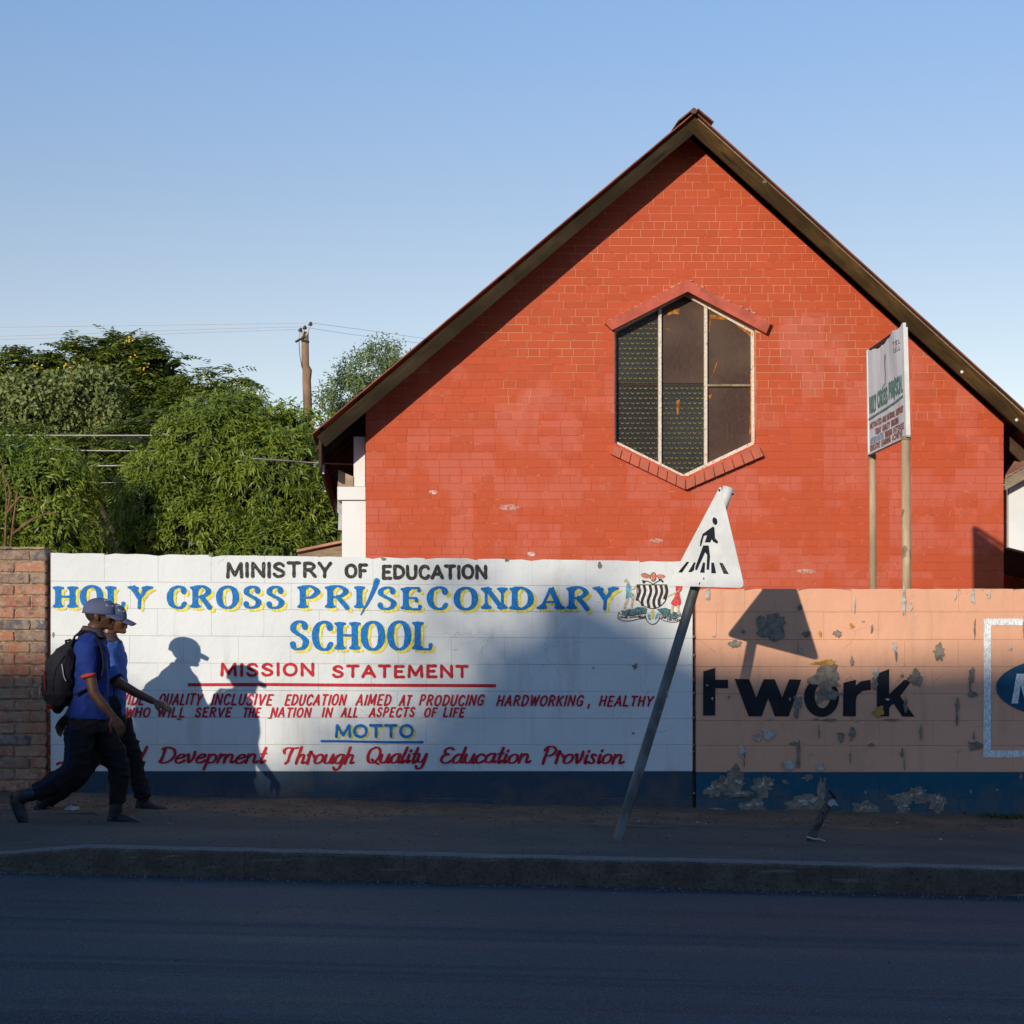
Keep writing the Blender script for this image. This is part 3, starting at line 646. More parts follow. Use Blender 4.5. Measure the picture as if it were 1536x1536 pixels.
def ribbon(mb, pts, wf, to3, off, endcap=True):
    """pts: page pixels; wf(dx,dy,t)->half width px; to3(px,py,off)"""
    n = len(pts); L = []; Rr = []; off0 = off
    LAYER[0] = (LAYER[0] + 1) % 37; off = off + LAYER[0]*.00005
    for i in range(n):
        a = pts[max(i-1, 0)]; b = pts[min(i+1, n-1)]; dx, dy = b[0]-a[0], b[1]-a[1]; l = math.hypot(dx, dy) or 1; dx /= l; dy /= l
        w = wf(dx, dy, i/(n-1))
        L.append((pts[i][0]-dy*w, pts[i][1]+dx*w)); Rr.append((pts[i][0]+dy*w, pts[i][1]-dx*w))
    V_ = [to3(x, y, off) for x, y in L] + [to3(x, y, off) for x, y in Rr]
    mb.add(V_, [(i, i+1, n+i+1, n+i) for i in range(n-1)])
    if endcap:
        for e in (0, n-1):
            w = math.hypot(L[e][0]-Rr[e][0], L[e][1]-Rr[e][1])/2
            disc(mb, pts[e][0], pts[e][1], w*.98, w*.98, to3, off0)
def disc(mb, cx, cy, rx, ry, to3, off, n=10):
    LAYER[0] = (LAYER[0] + 1) % 37; off += LAYER[0]*.00005
    mb.add([to3(cx+math.cos(2*math.pi*i/n)*rx, cy+math.sin(2*math.pi*i/n)*ry, off) for i in range(n)], [tuple(range(n))])
def poly(mb, pts, to3, off):
    mb.add([to3(x, y, off) for x, y in pts], [tuple(range(len(pts)))])
def onwall(px, py, off): return Vector((wx(px), DW - off, wz(py)))
def letters(word):
    out = []; i = 0
    while i < len(word):
        if i+1 < len(word) and word[i+1] == '_': out.append(word[i:i+2]); i += 2
        else: out.append(word[i]); i += 1
    return out
def word(mb, w, x0, x1, yt, yb, pen, to3=onwall, off=.0032, slant=0.0, serif=False, gap=.16, contrast=0.0, jit=.0, dx=0, dy=0, script=False, seed=0, thick=1.0):
    ls = letters(w); rng = random.Random(hash_(w) + seed); H = yb - yt; g = gap if not script else .02
    ws = [GL[c][0] for c in ls]; unit = (x1 - x0 - (slant*H if slant else 0)) / (sum(ws) + g*(len(ls)-1)); x = x0
    for c, lw in zip(ls, ws):
        W = lw*unit; jy = rng.uniform(-jit, jit)*H; jr = rng.uniform(-jit, jit); js = 1 + rng.uniform(-jit, jit)
        for typ, pts in GL[c][1]:
            if serif and c in ('O','Q','C','G','D'): pass
            q = []
            pp = catmull(pts) if typ == 'c' else [(pts[0][0]+(pts[1][0]-pts[0][0])*k/6, pts[0][1]+(pts[1][1]-pts[0][1])*k/6) for k in range(7)]
            for (u, v) in pp:
                q.append((x + u*W + v*H*(slant + jr*.6) + dx, yb - v*H*js + jy + dy))
            if serif:
                thin, thk = pen*.42, pen*1.12*thick
                def wf(ddx, ddy, t, typ=typ, c=c, pts=pts):
                    a = abs(ddy); w_ = thin + (thk-thin)*a**1.5
                    if c in ('V','W','A','M','N','Y') and ddx*ddy < 0 and c != 'N': w_ = thin*1.25 if c not in ('Y',) else thin*1.6
                    if c in ('A',) and ddx*ddy > 0: w_ = thk*.92
                    if c == 'N' and typ == 'l' and abs(pts[0][0]-pts[1][0]) < .1: w_ = thin*1.3
                    if typ == 'l' and a > .6: w_ *= 1 + .08*abs(2*t-1)**4
                    if c in 'OQC': w_ *= 1.08 if ddx*ddy > -.3 else .92
                    return w_
            else:
                def wf(ddx, ddy, t): return pen*(1-contrast + contrast*abs(ddy)) * (1 + .10*math.sin(t*9+len(q)))
            ribbon(mb, q, wf, to3, off, not (serif and typ == 'l' and abs(pts[0][1]-pts[1][1]) > .5))
            if serif and typ == 'l' and abs(pts[0][0]-pts[1][0]) < .6 and abs(pts[0][1]-pts[1][1]) > .5:
                for e in (0, -1):
                    if c == 'A' and pts[e][1] > .9: continue
                    if c == 'Y' and pts[e][1] == .45: continue
                    if c == 'N' and e == -1 and pts[e] == (.95, 0): continue
                    if c in 'MN' and pts[e][1] not in (0, 1): continue
                    ex, ey = q[e]; sg = 1 if pts[e][1] < .5 else -1
                    hs = pen*1.0 if not (c == 'N' or (c in 'AY' and (pts[0][0]-pts[1][0])*(pts[0][1]-pts[1][1]) > 0)) else pen*.6
                    sl = (q[-1][0]-q[0][0])/max(1, abs(q[-1][1]-q[0][1]))*(1 if q[-1][1] > q[0][1] else -1)
                    k_ = pen; poly(mb, [(ex+u_*k_ - (-w_*sg)*0 + sl*(-sg*w_*k_)*(1 if True else 0), ey - sg*w_*k_) for u_, w_ in ((-2.05,.1),(-2.15,.75),(-1.5,1.15),(-hs/k_,2.3),(hs/k_,2.3),(1.5,1.15),(2.15,.75),(2.05,.1),(0,-.2))], to3, off + .0021)
            if serif and typ == 'c' and c in ('C','S','G'):
                disc(mb, q[0][0] - pen*.2, q[0][1] + pen*.1, pen*1.15, pen*1.25, to3, off)
                if c == 'S': disc(mb, q[-1][0] + pen*.2, q[-1][1], pen*1.05, pen*1.15, to3, off)
            if serif and typ == 'l' and abs(pts[0][1]-pts[1][1]) < .1 and c in ('L','E','F','T'):
                e = -1; s = -1 if pts[1][1] < .3 else 1
                ribbon(mb, [q[e], (q[e][0] + pen*.2, q[e][1] + s*pen*(1.6 if c == 'L' else 1.0))], lambda a, b, t: pen*(.5+.3*t), to3, off, True)
                if c == 'T': ribbon(mb, [q[0], (q[0][0] - pen*.2, q[0][1] + pen*1.0)], lambda a, b, t: pen*(.5+.3*t), to3, off, True)
        x += W + g*unit
def hash_(w): return sum((i+1)*ord(c) for i, c in enumerate(w))

def lettering(mat, parent, fns, label=None, name="painted_word"):
    for i, fn in enumerate(fns):
        mb = MB(); fn(mb); o = mb.build(name, mat, parent)
        if label: o["label"] = label
HEAD = [("HOLY",86,222,879.5,911),("CROSS",254,423,880,911.5),("PRI",452,541,880,912),("SECONDARY",569,921,881.5,913.5)]
HEAD2 = [("SCHOOL",438,645,933,974)]
def heads(dx, dy, off, th):
    return [lambda mb, q=q: word(mb, *q, 3.8, serif=True, off=off, dx=dx, dy=dy, gap=.50, thick=th, jit=.012) for q in HEAD] + [lambda mb, q=q: word(mb, *q, 4.0, serif=True, off=off, dx=dx, dy=dy, gap=.42, thick=th, jit=.012) for q in HEAD2]
lettering(M['yellow'], wallW, heads(4.5, 4.0, .0022, 1.12), "yellow drop shadow of a blue word")
lettering(M['yellow'], wallW, [lambda mb: word(mb, "MOTTO", 504, 619, 1088, 1105, 2.0, off=.0022, dx=3, dy=2, gap=.3)], "yellow drop shadow of a blue word")
lettering(M['blueletter'], wallW, heads(0, 0, .0065, 1.05), "blue word in bold serif capitals")
lettering(M['blueletter'], wallW, [lambda mb: ribbon(mb, [(565, 871), (562, 881), (555, 897), (547, 912), (541, 922)], lambda a, b, t: 3.6*(1-t)+.7, onwall, .0066)], name="painted_slash")
lettering(M['blueletter'], wallW, [lambda mb: ribbon(mb, [(481, 1111.5), (520, 1111.8), (580, 1113), (635, 1113)], lambda a, b, t: 1.7, onwall, .0066, False)], name="painted_underline")
lettering(M['blueletter'], wallW, [lambda mb: word(mb, "MOTTO", 504, 619, 1088, 1105, 2.1, off=.0066, gap=.3)], "blue word MOTTO")
lettering(M['blackworn'], wallW, [lambda mb, q=q: word(mb, *q, 2.5, gap=.32, jit=.03) for q in (("MINISTRY",341,496,845,865),("OF",519,550,847,865),("EDUCATION",574,729,849,867))], "brushed black heading word")
lettering(M['red'], wallW, [lambda mb, q=q: word(mb, *q, 2.2, gap=.38, jit=.02) for q in (("MISSION",332,470,996,1013),("STATEMENT",500,701,999,1015))], "large red heading word")
lettering(M['red'], wallW, [lambda mb: ribbon(mb, [(282, 1027), (400, 1026.6), (520, 1027.6), (640, 1028), (744, 1028.4)], lambda a, b, t: 2.3, onwall, .0034, False)], name="painted_underline")
L3 = [("PROVIDE",150,218),("QUALITY",238,304),("INCLUSIVE",317,410),("EDUCATION",427,520),("AIMED",534,588),("AT",599,618),("PRODUCING",629,727),("HARDWORKING",745,876),(",",883,887),("HEALTHY",899,980)]
L4 = [("WHO",188,226),("WILL",236,279),("SERVE",293,348),("THE",364,391),("NATION",406,467),("IN",483,499),("ALL",512,538),("ASPECTS",554,623),("OF",636,656),("LIFE",665,698)]
lettering(M['red'], wallW, [lambda mb, w=w, a=a, b=b: word(mb, w, a, b, 1041 + (a-183)*.005, 1056.5 + (a-183)*.003, 1.4, slant=.26, gap=.46, jit=.03) for w, a, b in L3])
lettering(M['red'], wallW, [lambda mb, w=w, a=a, b=b: word(mb, w, a, b, 1062, 1074.8, 1.35, slant=.24, gap=.46, jit=.03) for w, a, b in L4])
LM = [("S_pecial",90,222,1147),("D_evepment",238,402,1144),("T_hrough",422,536,1145),("Q_uality",549,645,1144),("E_ducation",660,800,1144),("P_rovision",812,940,1145)]
lettering(M['red'], wallW, [lambda mb, w=w, a=a, b=b, y=y: word(mb, w, a, b, 1121, y, 2.25, slant=.22, script=True, contrast=.50, jit=.02) for w, a, b, y in LM], "red word in joined brush script")

# national arms on the white wall (drawn from the photograph)
def c3(pts): return [(x/11.815 + 910, y/11.815 + 840) for x, y in pts]
def out(mb, pts, w=.55, off=.0046, close=False, sm=True):
    q = c3(pts); q = catmull(q, 5) if sm else q
    ribbon(mb, q, lambda a, b, t: w, onwall, off, True)
arms = MB(); poly(arms, c3([(540,445),(1060,445),(1062,640),(1030,740),(930,830),(810,858),(690,830),(590,750),(540,640)]), onwall, .0030)
arms = arms.build("coat_of_arms", M['wpaint'], wallW); arms["label"] = "painted coat of arms with striped shield, eagle and two figures"
mb = MB()
for x0, a in ((560,0),(655,18),(760,22),(860,22),(955,22),(1040,10)):
    pts = []
    y0, y1 = 450, {560:720, 655:815, 760:845, 860:850, 955:815, 1040:700}[x0]
    q = [(x0 + 24*math.sin((y-450)/62.0) - (y-450)*.02, y) for y in np.linspace(y0, y1, 14)]
    ribbon(mb, c3(q), lambda a_, b_, t: 2.1, onwall, .0038, False)
out(mb, [(540,440),(1060,440)], .7, sm=False); out(mb, [(538,440),(536,600),(560,700),(640,800),(740,845),(810,860),(890,845),(980,790),(1045,700),(1065,600),(1062,440)], .6)
out(mb, [(215,925),(255,965),(390,985),(560,965),(690,940)], .5); out(mb, [(215,925),(198,985),(212,1045),(300,1078),(440,1075),(560,1045),(690,1025)], .6)
out(mb, [(690,1025),(715,1080),(760,1125),(815,1140),(870,1120),(915,1070),(935,1030)], .6); out(mb, [(690,940),(690,1025)], .4, sm=False)
out(mb, [(945,955),(1010,1000),(1120,1030),(1230,1025),(1320,985)], .5); out(mb, [(935,1035),(1020,1075),(1130,1100),(1240,1095),(1300,1070)], .5); out(mb, [(945,955),(925,1030)], .45, sm=False)
out(mb, [(650,375),(720,375),(790,410),(820,430)], .7); out(mb, [(820,430),(880,390),(940,360)], .6); out(mb, [(640,370),(665,385),(650,400)], 1.5)
out(mb, [(930,345),(960,350),(990,385)], 1.3)
out(mb, [(610,250),(680,235),(770,270),(800,230),(850,225),(870,290),(860,350),(815,380),(780,340),(772,285)], .35)
ribs = [(212+i*58, 1018 - 8*abs(i-3)**.5) for i in range(1)]
word(mb, "ONE", *[910 + v/11.815 for v in (225, 370)], 840 + 1000/11.815, 840 + 1030/11.815, .42, off=.0046)
word(mb, "ZAMBIA", *[910 + v/11.815 for v in (400, 690)], 840 + 985/11.815, 840 + 1022/11.815, .42, off=.0046)
word(mb, "ONE", *[910 + v/11.815 for v in (955, 1050)], 840 + 1005/11.815, 840 + 1035/11.815, .38, off=.0046)
word(mb, "NATION", *[910 + v/11.815 for v in (1075, 1290)], 840 + 1040/11.815, 840 + 1075/11.815, .38, off=.0046)
mb.build("arms_outline", M['ink'], arms)
mb = MB()
for p in ([(600,255),(680,240),(770,275),(775,320),(680,325),(620,300)], [(860,275),(930,250),(1000,255),(1040,290),(1000,325),(900,320)], [(780,255),(830,220),(865,250),(870,320),(840,375),(800,365)]): poly(mb, c3(p), onwall, .0042 + .0001*len(mb.f))
mb.build("eagle_shape", M['eagle'], arms)
mb = MB()
for p in ([(350,430),(400,420),(440,490),(430,560),(400,620),(345,610),(335,520)], [(340,600),(400,600),(390,710),(335,700)], [(400,590),(460,600),(490,660),(440,690),(400,650)], [(715,930),(760,960),(790,1060),(740,1060)], [(870,960),(930,930),(900,1030),(850,1060)]): poly(mb, c3(p), onwall, .0038 + .0001*len(mb.f))
mb.build("blue_clothing_shape", M['lblue'], arms)
mb = MB(); poly(mb, c3([(1215,450),(1345,450),(1330,530),(1290,580),(1320,760),(1280,830),(1180,810),(1130,770),(1200,650),(1225,560)]), onwall, .0039)
mb.build("red_dress_shape", M['pinkred'], arms)
mb = MB()
for q, w in (([(345,360),(375,400)],2.2), ([(410,560),(510,640)],1.0), ([(430,520),(480,510),(530,440)],1.0), ([(370,700),(330,790),(310,890)],1.7), ([(470,660),(450,760),(435,860)],1.6), ([(1280,545),(1180,600),(1090,640)],1.0), ([(1165,820),(1150,930)],1.8), ([(1265,820),(1275,950)],1.8)):
    mb = MB(); ribbon(mb, c3(q), lambda a, b, t, w=w: w, onwall, .0040); mb.build("figure_limb", M['skinp'], arms)
mb = MB(); poly(mb, c3([(310,380),(325,340),(365,330),(345,355),(335,395)]), onwall, .0049); mb.build("hair_shape", M['ink'], arms)
mb = MB(); poly(mb, c3([(250,890),(330,900),(380,865),(470,870),(540,830),(680,840),(720,870),(700,930),(560,960),(390,980),(270,960)]), onwall, .0034)
poly(mb, c3([(880,870),(1040,845),(1140,880),(1200,920),(1300,930),(1320,965),(1230,1015),(1120,1020),(1000,985),(940,930)]), onwall, .0035)
mb.build("hill_shape", M['hillp'], arms)
mb = MB(); poly(mb, c3([(780,890),(835,890),(845,960),(825,1040),(795,1040),(770,970)]), onwall, .0041); mb.build("maize_shape", M['corn'], arms)

# advert: black lower-case word, white rectangle, blue oval
def onp(px, py, off): return Vector((wx(px), DW - .01 - off, wz(py)))
def t6(pts): return [(x/4.267 + 1040, y/4.267 + 980) for x, y in pts]
mb = MB(); poly(mb, t6([(62,115),(138,92),(138,168),(220,168),(220,222),(138,222),(138,397),(60,397)]), onp, .0042); mb.build('painted_letter', M['black'], wallP)
mb = MB(); poly(mb, t6([(262,163),(355,165),(400,282),(448,165),(518,165),(566,282),(612,165),(688,168),(608,402),(520,402),(476,285),(435,402),(352,402)]), onp, .0042); mb.build('painted_letter', M['black'], wallP)
ring = [(818+math.cos(a)*112, 280+math.sin(a)*126) for a in np.linspace(0, 2*math.pi, 33)]; rin = [(824+math.cos(a)*50, 272+math.sin(a)*78) for a in np.linspace(0, 2*math.pi, 33)]
mb = MB(); V_ = [onp(x, y, .0042) for x, y in t6(ring)] + [onp(x, y, .0042) for x, y in t6(rin)]; mb.add(V_, [(i, i+1, 33+i+1, 33+i) for i in range(32)]); mb.build('painted_letter', M['black'], wallP)
mb = MB(); poly(mb, t6([(958,188),(1037,168),(1037,205),(1070,178),(1130,168),(1134,232),(1078,240),(1045,268),(1037,300),(1037,402),(955,402)]), onp, .0042); mb.build('painted_letter', M['black'], wallP)
mb = MB(); poly(mb, t6([(1172,130),(1250,100),(1250,262),(1345,170),(1398,172),(1320,272),(1412,405),(1335,403),(1278,318),(1250,345),(1250,402),(1172,402)]), onp, .0042); mb.build('painted_letter', M['black'], wallP)
mb = MB()
for a in ([(1475,928),(1760,928),(1760,938),(1475,938)], [(1475,938),(1485.5,938),(1485.5,1125.5),(1474,1125.5)], [(1474,1125.5),(1760,1126),(1760,1136.5),(1474,1136)], [(1749,938),(1760,938),(1760,1126),(1749,1126)]): poly(mb, a, onp, .0042)
mb.build("painted_rectangle", M['wpaint'], wallP)
mb = MB(); poly(mb, [(1615 + math.cos(a)*122, 1031 + math.sin(a)*48) for a in np.linspace(0, 2*math.pi, 48)[:-1]], onp, .0042)
ov = mb.build("painted_oval", M['bluepaint'], wallP)
mb = MB(); poly(mb, [(1516,1055),(1524,1010.5),(1535,1010.5),(1541,1032),(1549,1010.5),(1561,1010.5),(1562,1055),(1551,1055),(1550,1027),(1542,1050),(1536,1050),(1530,1027),(1526,1055)], onp, .0050); mb.build('painted_letter', M['wpaint'], wallP)
mb = MB(); poly(mb, [(1572,1011),(1612,1011),(1612,1021),(1597,1021),(1595,1055),(1584,1055),(1586,1021),(1572,1021)], onp, .0050); mb.build('painted_letter', M['wpaint'], wallP)
mb = MB(); poly(mb, [(1622,1011),(1634,1011),(1650,1036),(1652,1011),(1663,1011),(1660,1055),(1648,1055),(1633,1030),(1631,1055),(1620,1055)], onp, .0050); mb.build('painted_letter', M['wpaint'], wallP)

# ------------------------------------------------------------------ brick pillar at the left
pil = thing("brick_wall", "weathered red and dark brick wall end left of the painted white wall", "wall", (wx(20), DW-.1, gz(-3)), kind='thing')
rng = random.Random(5)
YP = DW - .03; x0, x1 = wx(-62), (68 - CX)/F*YP; z0, cz = gz(-2.7) - .25, .0865
MB().box((x0+.008, YP+.012, z0), (x1-.008, YP+.55, wz(823)-.012)).build("mortar_core", M['pmortar'], pil)
k = 0; z = wz(823) - cz
bm_cache = {}
def pbrick(w, seed):
    key = (round(w, 2), seed)
    if key in bm_cache: return bm_cache[key]
    r = random.Random(seed*7+1); mb = MB(); h = cz - .014; c = .006
    o = [(0,0),(w/2,0),(w,0),(w,h/2),(w,h),(w/2,h),(0,h),(0,h/2)]
    j = [(a + r.uniform(-.005,.005), b + r.uniform(-.005,.005)) for a, b in o]
    inn = [(min(max(a, c), w-c), min(max(b, c), h-c)) for a, b in j]
    vs = [(a, 0 + r.uniform(-.0015,.0015), b) for a, b in inn] + [(a, .007, b) for a, b in j] + [(a, .1, b) for a, b in j]
    N = 8; mb.add(vs, [tuple(range(N))] + [(i, N+i, N+(i+1) % N, (i+1) % N) for i in range(N)] + [(N+i, 2*N+i, 2*N+(i+1) % N, N+(i+1) % N) for i in range(N)] + [tuple(range(3*N-1, 2*N-1, -1))])
    me = mb.mesh("brick"); me.materials.append(M['pbrick']); bm_cache[key] = me; return me
while z > z0:
    wds = [.224, .224, .163] if k % 2 else [.107, .224, .224, .05]
    x = x1
    for w in wds:
        w = min(w, x - x0)
        if w < .03: break
        o = bpy.data.objects.new("brick", pbrick(w, rng.randrange(4))); COL.objects.link(o); o.parent = pil
        o.location = (x - w, YP + rng.uniform(-.004, .004), z + rng.uniform(-.002, .002)); x -= w + .012
    # return face bricks on the right side
    o = bpy.data.objects.new("brick", pbrick(.224 if k % 2 == 0 else .107, rng.randrange(4))); COL.objects.link(o); o.parent = pil
    o.rotation_euler = (0, 0, R(90)); o.location = (x1 + .002, YP + .11 + (0 if k % 2 == 0 else .12), z)
    z -= cz; k += 1
# the same wall goes on beyond the left edge of the photograph
xw = wx(-1100); MB().box((xw, YP+.012, z0 - .1), (x0-.002, YP+.40, wz(823)-.012)).build("mortar_core", M['pmortar'], pil)
far = MB(); z = wz(823) - cz; k = 0
while z > z0:
    x = x0 + .004 - (.11 if k % 2 else 0)
    while x > xw:
        a = x - .224; far.hexa([(a, YP, z), (x, YP, z), (x, YP, z+cz-.014), (a, YP, z+cz-.014)], [(a, YP+.05, z), (x, YP+.05, z), (x, YP+.05, z+cz-.014), (a, YP+.05, z+cz-.014)]); x -= .236
    z -= cz; k += 1
o = far.build("remaining_bricks", M['pbrick'], pil); o["kind"] = "stuff"
mb = MB()
mb.ell((wx(6), YP+.1, wz(823)), (.1, .12, .02)); mb.ell((wx(40), YP+.12, wz(823)), (.14, .12, .016)); mb.box((x0, YP+.01, wz(824)), (x1-.01, YP+.4, wz(820.5)))
mb.build("cap_mortar", M['pmortar'], pil)
# ------------------------------------------------------------------ church
DC = 21.2; SCH = F / DC; DO = 20.8             # gable wall, roof verge
def cx_(px): return (px - CX) / SCH
def cz_(py): return HC + (CY - py) / SCH
church = thing("church", "red painted brick church with steep gable, timber barge boards and a six-sided window", "church", (cx_(1040), DC, 0), kind='thing')
AP = P(1042, 190, DO); LE = P(481, 659, DO); RE = P(1630, 190 + .905*588, DO)
def roofz(x, lower=0.0):
    if x < AP.x: return AP.z + (LE.z-AP.z)*(AP.x-x)/(AP.x-LE.x) - lower
    return AP.z + (RE.z-AP.z)*(x-AP.x)/(RE.x-AP.x) - lower
HEX = [(922,494),(1030,437),(1133,494),(1134,665),(1027,716),(922,664)]
hexw = [Vector((cx_(x), 0, cz_(y))) for x, y in HEX]
def hexrange(z):
    xs_ = []
    for a, b in zip(hexw, hexw[1:] + hexw[:1]):
        if (a.z - z) * (b.z - z) <= 0 and abs(a.z-b.z) > 1e-9: xs_.append(a.x + (b.x-a.x)*(z-a.z)/(b.z-a.z))
    return (min(xs_), max(xs_)) if len(xs_) >= 2 else None
hexbits = []
XL, XR = cx_(548), cx_(1506); ZB = -.2
# backing with a real hole for the window
yb = DC + .0035
mb = MB(); off = Vector((0, .20, 0))
xa, xb = XL + .01, XR - .01; xm = hexw[1].x; xm2 = hexw[4].x
zt = lambda x: roofz(x, .015)
V3 = lambda x, z: Vector((x, yb, z))
L = [V3(xa, ZB), V3(xm2, ZB), V3(hexw[4].x, hexw[4].z), V3(hexw[5].x, hexw[5].z), V3(hexw[0].x, hexw[0].z), V3(hexw[1].x, hexw[1].z), V3(xm, zt(xm)), V3(xa, zt(xa))]
Rr_ = [V3(xm2, ZB), V3(xb, ZB), V3(xb, zt(xb)), V3(AP.x, zt(AP.x)), V3(xm, zt(xm)), V3(hexw[1].x, hexw[1].z), V3(hexw[2].x, hexw[2].z), V3(hexw[3].x, hexw[3].z), V3(hexw[4].x, hexw[4].z)]
mb.prism(L, off); mb.prism(Rr_, off)
mb.build("gable_backing", M['redmortar'], church)
rng = random.Random(21)
CH = .0870; BL = .2405; bricks = []
zrow = cz_(213); k = 0
z = zrow
while z > .5:
    z -= CH + rng.uniform(-.0012, .0012); head = (k % 4 == 2); L_ = BL/2 if head else BL
    x = XL + (0 if head or k % 2 == 0 else BL/2) - (0)
    xs_ = [XL]
    x = XL + (BL/2 if (k % 2 and not head) else (L_ if not head else BL/2)) + rng.uniform(-.045, .045)
    while x < XR - .06: xs_.append(x + rng.uniform(-.009, .009)); x += L_ if rng.random() > .09 or head else BL/2
    xs_.append(XR)
    ztop = z + CH
    for a, b in zip(xs_, xs_[1:]):
        g = .0028; a2, b2 = a + g, b - g
        lim = -.03
        # clip under the roof
        zz = z + CH*.5
        xl = AP.x - (AP.x-LE.x)*(AP.z-lim-zz)/(AP.z-LE.z); xr = AP.x + (RE.x-AP.x)*(AP.z-lim-zz)/(AP.z-RE.z)
        a2 = max(a2, xl); b2 = min(b2, xr)
        if b2 - a2 < .02: continue
        hr = hexrange(z + CH*.5)
        if hr and b2 > hr[0] - .15 and a2 < hr[1] + .15:
            zm = z + CH*.5; apx = hexw[1].x
            top_, mid_ = zm > hexw[0].z, zm > hexw[3].z
            el = (0, 1) if top_ else ((5, 0) if mid_ else (4, 5)); er = (1, 2) if top_ else ((2, 3) if mid_ else (3, 4))
            for (e, lx0, lx1) in ((el, -99, apx), (er, apx, 99)):
                A_, B_ = hexw[e[0]], hexw[e[1]]; C_ = Vector((apx, 0, cz_(578))); nx, nz = (B_.z-A_.z), -(B_.x-A_.x); l_ = math.hypot(nx, nz); nx /= l_; nz /= l_
                if (C_.x-A_.x)*nx + (C_.z-A_.z)*nz > 0: nx, nz = -nx, -nz
                pts = [(max(a2, lx0), z), (min(b2, lx1), z), (min(b2, lx1), z + CH), (max(a2, lx0), z + CH)]
                if pts[1][0] - pts[0][0] < .01: continue
                hexbits.append((pts, (A_.x, A_.z, nx, nz)))
            continue
        bricks.append((a2, b2, z, k))
    k += 1
def cut_roof(pts, low):
    for (A_, B_) in ((LE, AP), (AP, RE)):
        f = lambda p: (A_.z + (B_.z-A_.z)*(p[0]-A_.x)/(B_.x-A_.x)) - low - p[1]
        o_ = []
        for a, b in zip(pts, pts[1:] + pts[:1]):
            fa, fb = f(a), f(b)
            if fa >= 0: o_.append(a)
            if fa*fb < 0: t = fa/(fa-fb); o_.append((a[0]+(b[0]-a[0])*t, a[1]+(b[1]-a[1])*t))
        pts = o_
        if len(pts) < 3: return []
    return pts
def brick_geo(mb, s0, s1, z, y, r, h=CH):
    g = .0026; c = .0028; z0, z1 = z + g, z + h - g; yf = y + r.uniform(-.0014, .0014)
    bk = cut_roof([(s0, z0), (s1, z0), (s1, z1), (s0, z1)], .012); fr = cut_roof([(s0+c, z0+c), (s1-c, z0+c), (s1-c, z1-c), (s0+c, z1-c)], .012)
    if len(bk) < 3: return
    if len(fr) != len(bk): fr = bk
    n = len(bk); vs = [(x, yf, zz) for x, zz in fr] + [(x, yf+.0025, zz) for x, zz in bk] + [(x, y+.03, zz) for x, zz in bk]
    mb.add(vs, [tuple(range(n))] + [(i, n+i, n+(i+1) % n, (i+1) % n) for i in range(n)] + [(n+i, 2*n+i, 2*n+(i+1) % n, n+(i+1) % n) for i in range(n)])
vis = [b for b in bricks if b[2] > cz_(882) - .02]
full = sorted([b for b in vis if b[1]-b[0] > .225], key=lambda b: (abs((b[0]+b[1])/2 - 1.2)*.0 - (b[1]-b[0]) * 0 + abs(b[2] - HC)))[:298]
fs = set(full); rest = MB()
for b in bricks:
    if b in fs:
        mb = MB(); brick_geo(mb, *b[:3], DC, rng); o = mb.build("brick", M['redbrick'], church)
    elif b[2] > .9: brick_geo(rest, *b[:3], DC, rng)
for pts, (ax, az, nx, nz) in hexbits:
    def half(ps, d_):
        f = lambda p: (p[0]-ax)*nx + (p[1]-az)*nz - d_; o_ = []
        for a, b in zip(ps, ps[1:] + ps[:1]):
            fa, fb = f(a), f(b)
            if fa >= 0: o_.append(a)
            if fa*fb < 0: t = fa/(fa-fb); o_.append((a[0]+(b[0]-a[0])*t, a[1]+(b[1]-a[1])*t))
        return o_
    z0_, z1_ = pts[0][1] + .0026, pts[2][1] - .0026; c = .0028
    bk = half([(pts[0][0], z0_), (pts[1][0], z0_), (pts[1][0], z1_), (pts[0][0], z1_)], .004)
    fr = half([(pts[0][0]+c, z0_+c), (pts[1][0]-c, z0_+c), (pts[1][0]-c, z1_-c), (pts[0][0]+c, z1_-c)], .006)
    if len(bk) < 3: continue
    if len(fr) != len(bk): fr = bk
    n = len(bk); yf = DC + rng.uniform(-.0014, .0014); vs = [(x, yf, zz) for x, zz in fr] + [(x, yf+.0025, zz) for x, zz in bk] + [(x, DC+.03, zz) for x, zz in bk]
    rest.add(vs, [tuple(range(n))] + [(i, n+i, n+(i+1) % n, (i+1) % n) for i in range(n)] + [(n+i, 2*n+i, 2*n+(i+1) % n, n+(i+1) % n) for i in range(n)])
o = rest.build("remaining_bricks", M['redbrick'], church); o["kind"] = "stuff"
# chipped pale bricks
for (px, py, w, h) in ((650,738,13,6),(763,761,30,9),(797,831,12,7),(984,811,20,6),(1210,857,29,7)):
    mb = MB(); pts = blob_poly(px, py, w, h, rng, 12, .10); mb.prism([Vector((cx_(x), DC-.003, cz_(y))) for x, y in reversed(pts)], Vector((0, .002, 0))); mb.build("scuffed_patch", M['brickbare'] if px in (650, 797) else M['brickscuff'], church)
# other walls
mb = MB(); yA = DC + .21; yB = 33.0
mb.box((XL+.02, yA, ZB), (XL+.22, yB, roofz(XL+.02, .2))); mb.box((XR-.22, yA, ZB), (XR-.02, yB, roofz(XR-.02, .2))); mb.box((XL+.24, yB-.2, ZB), (XR-.24, yB-.01, roofz(XR, .2)))
mb.build("side_wall", M['redmortar'], church)
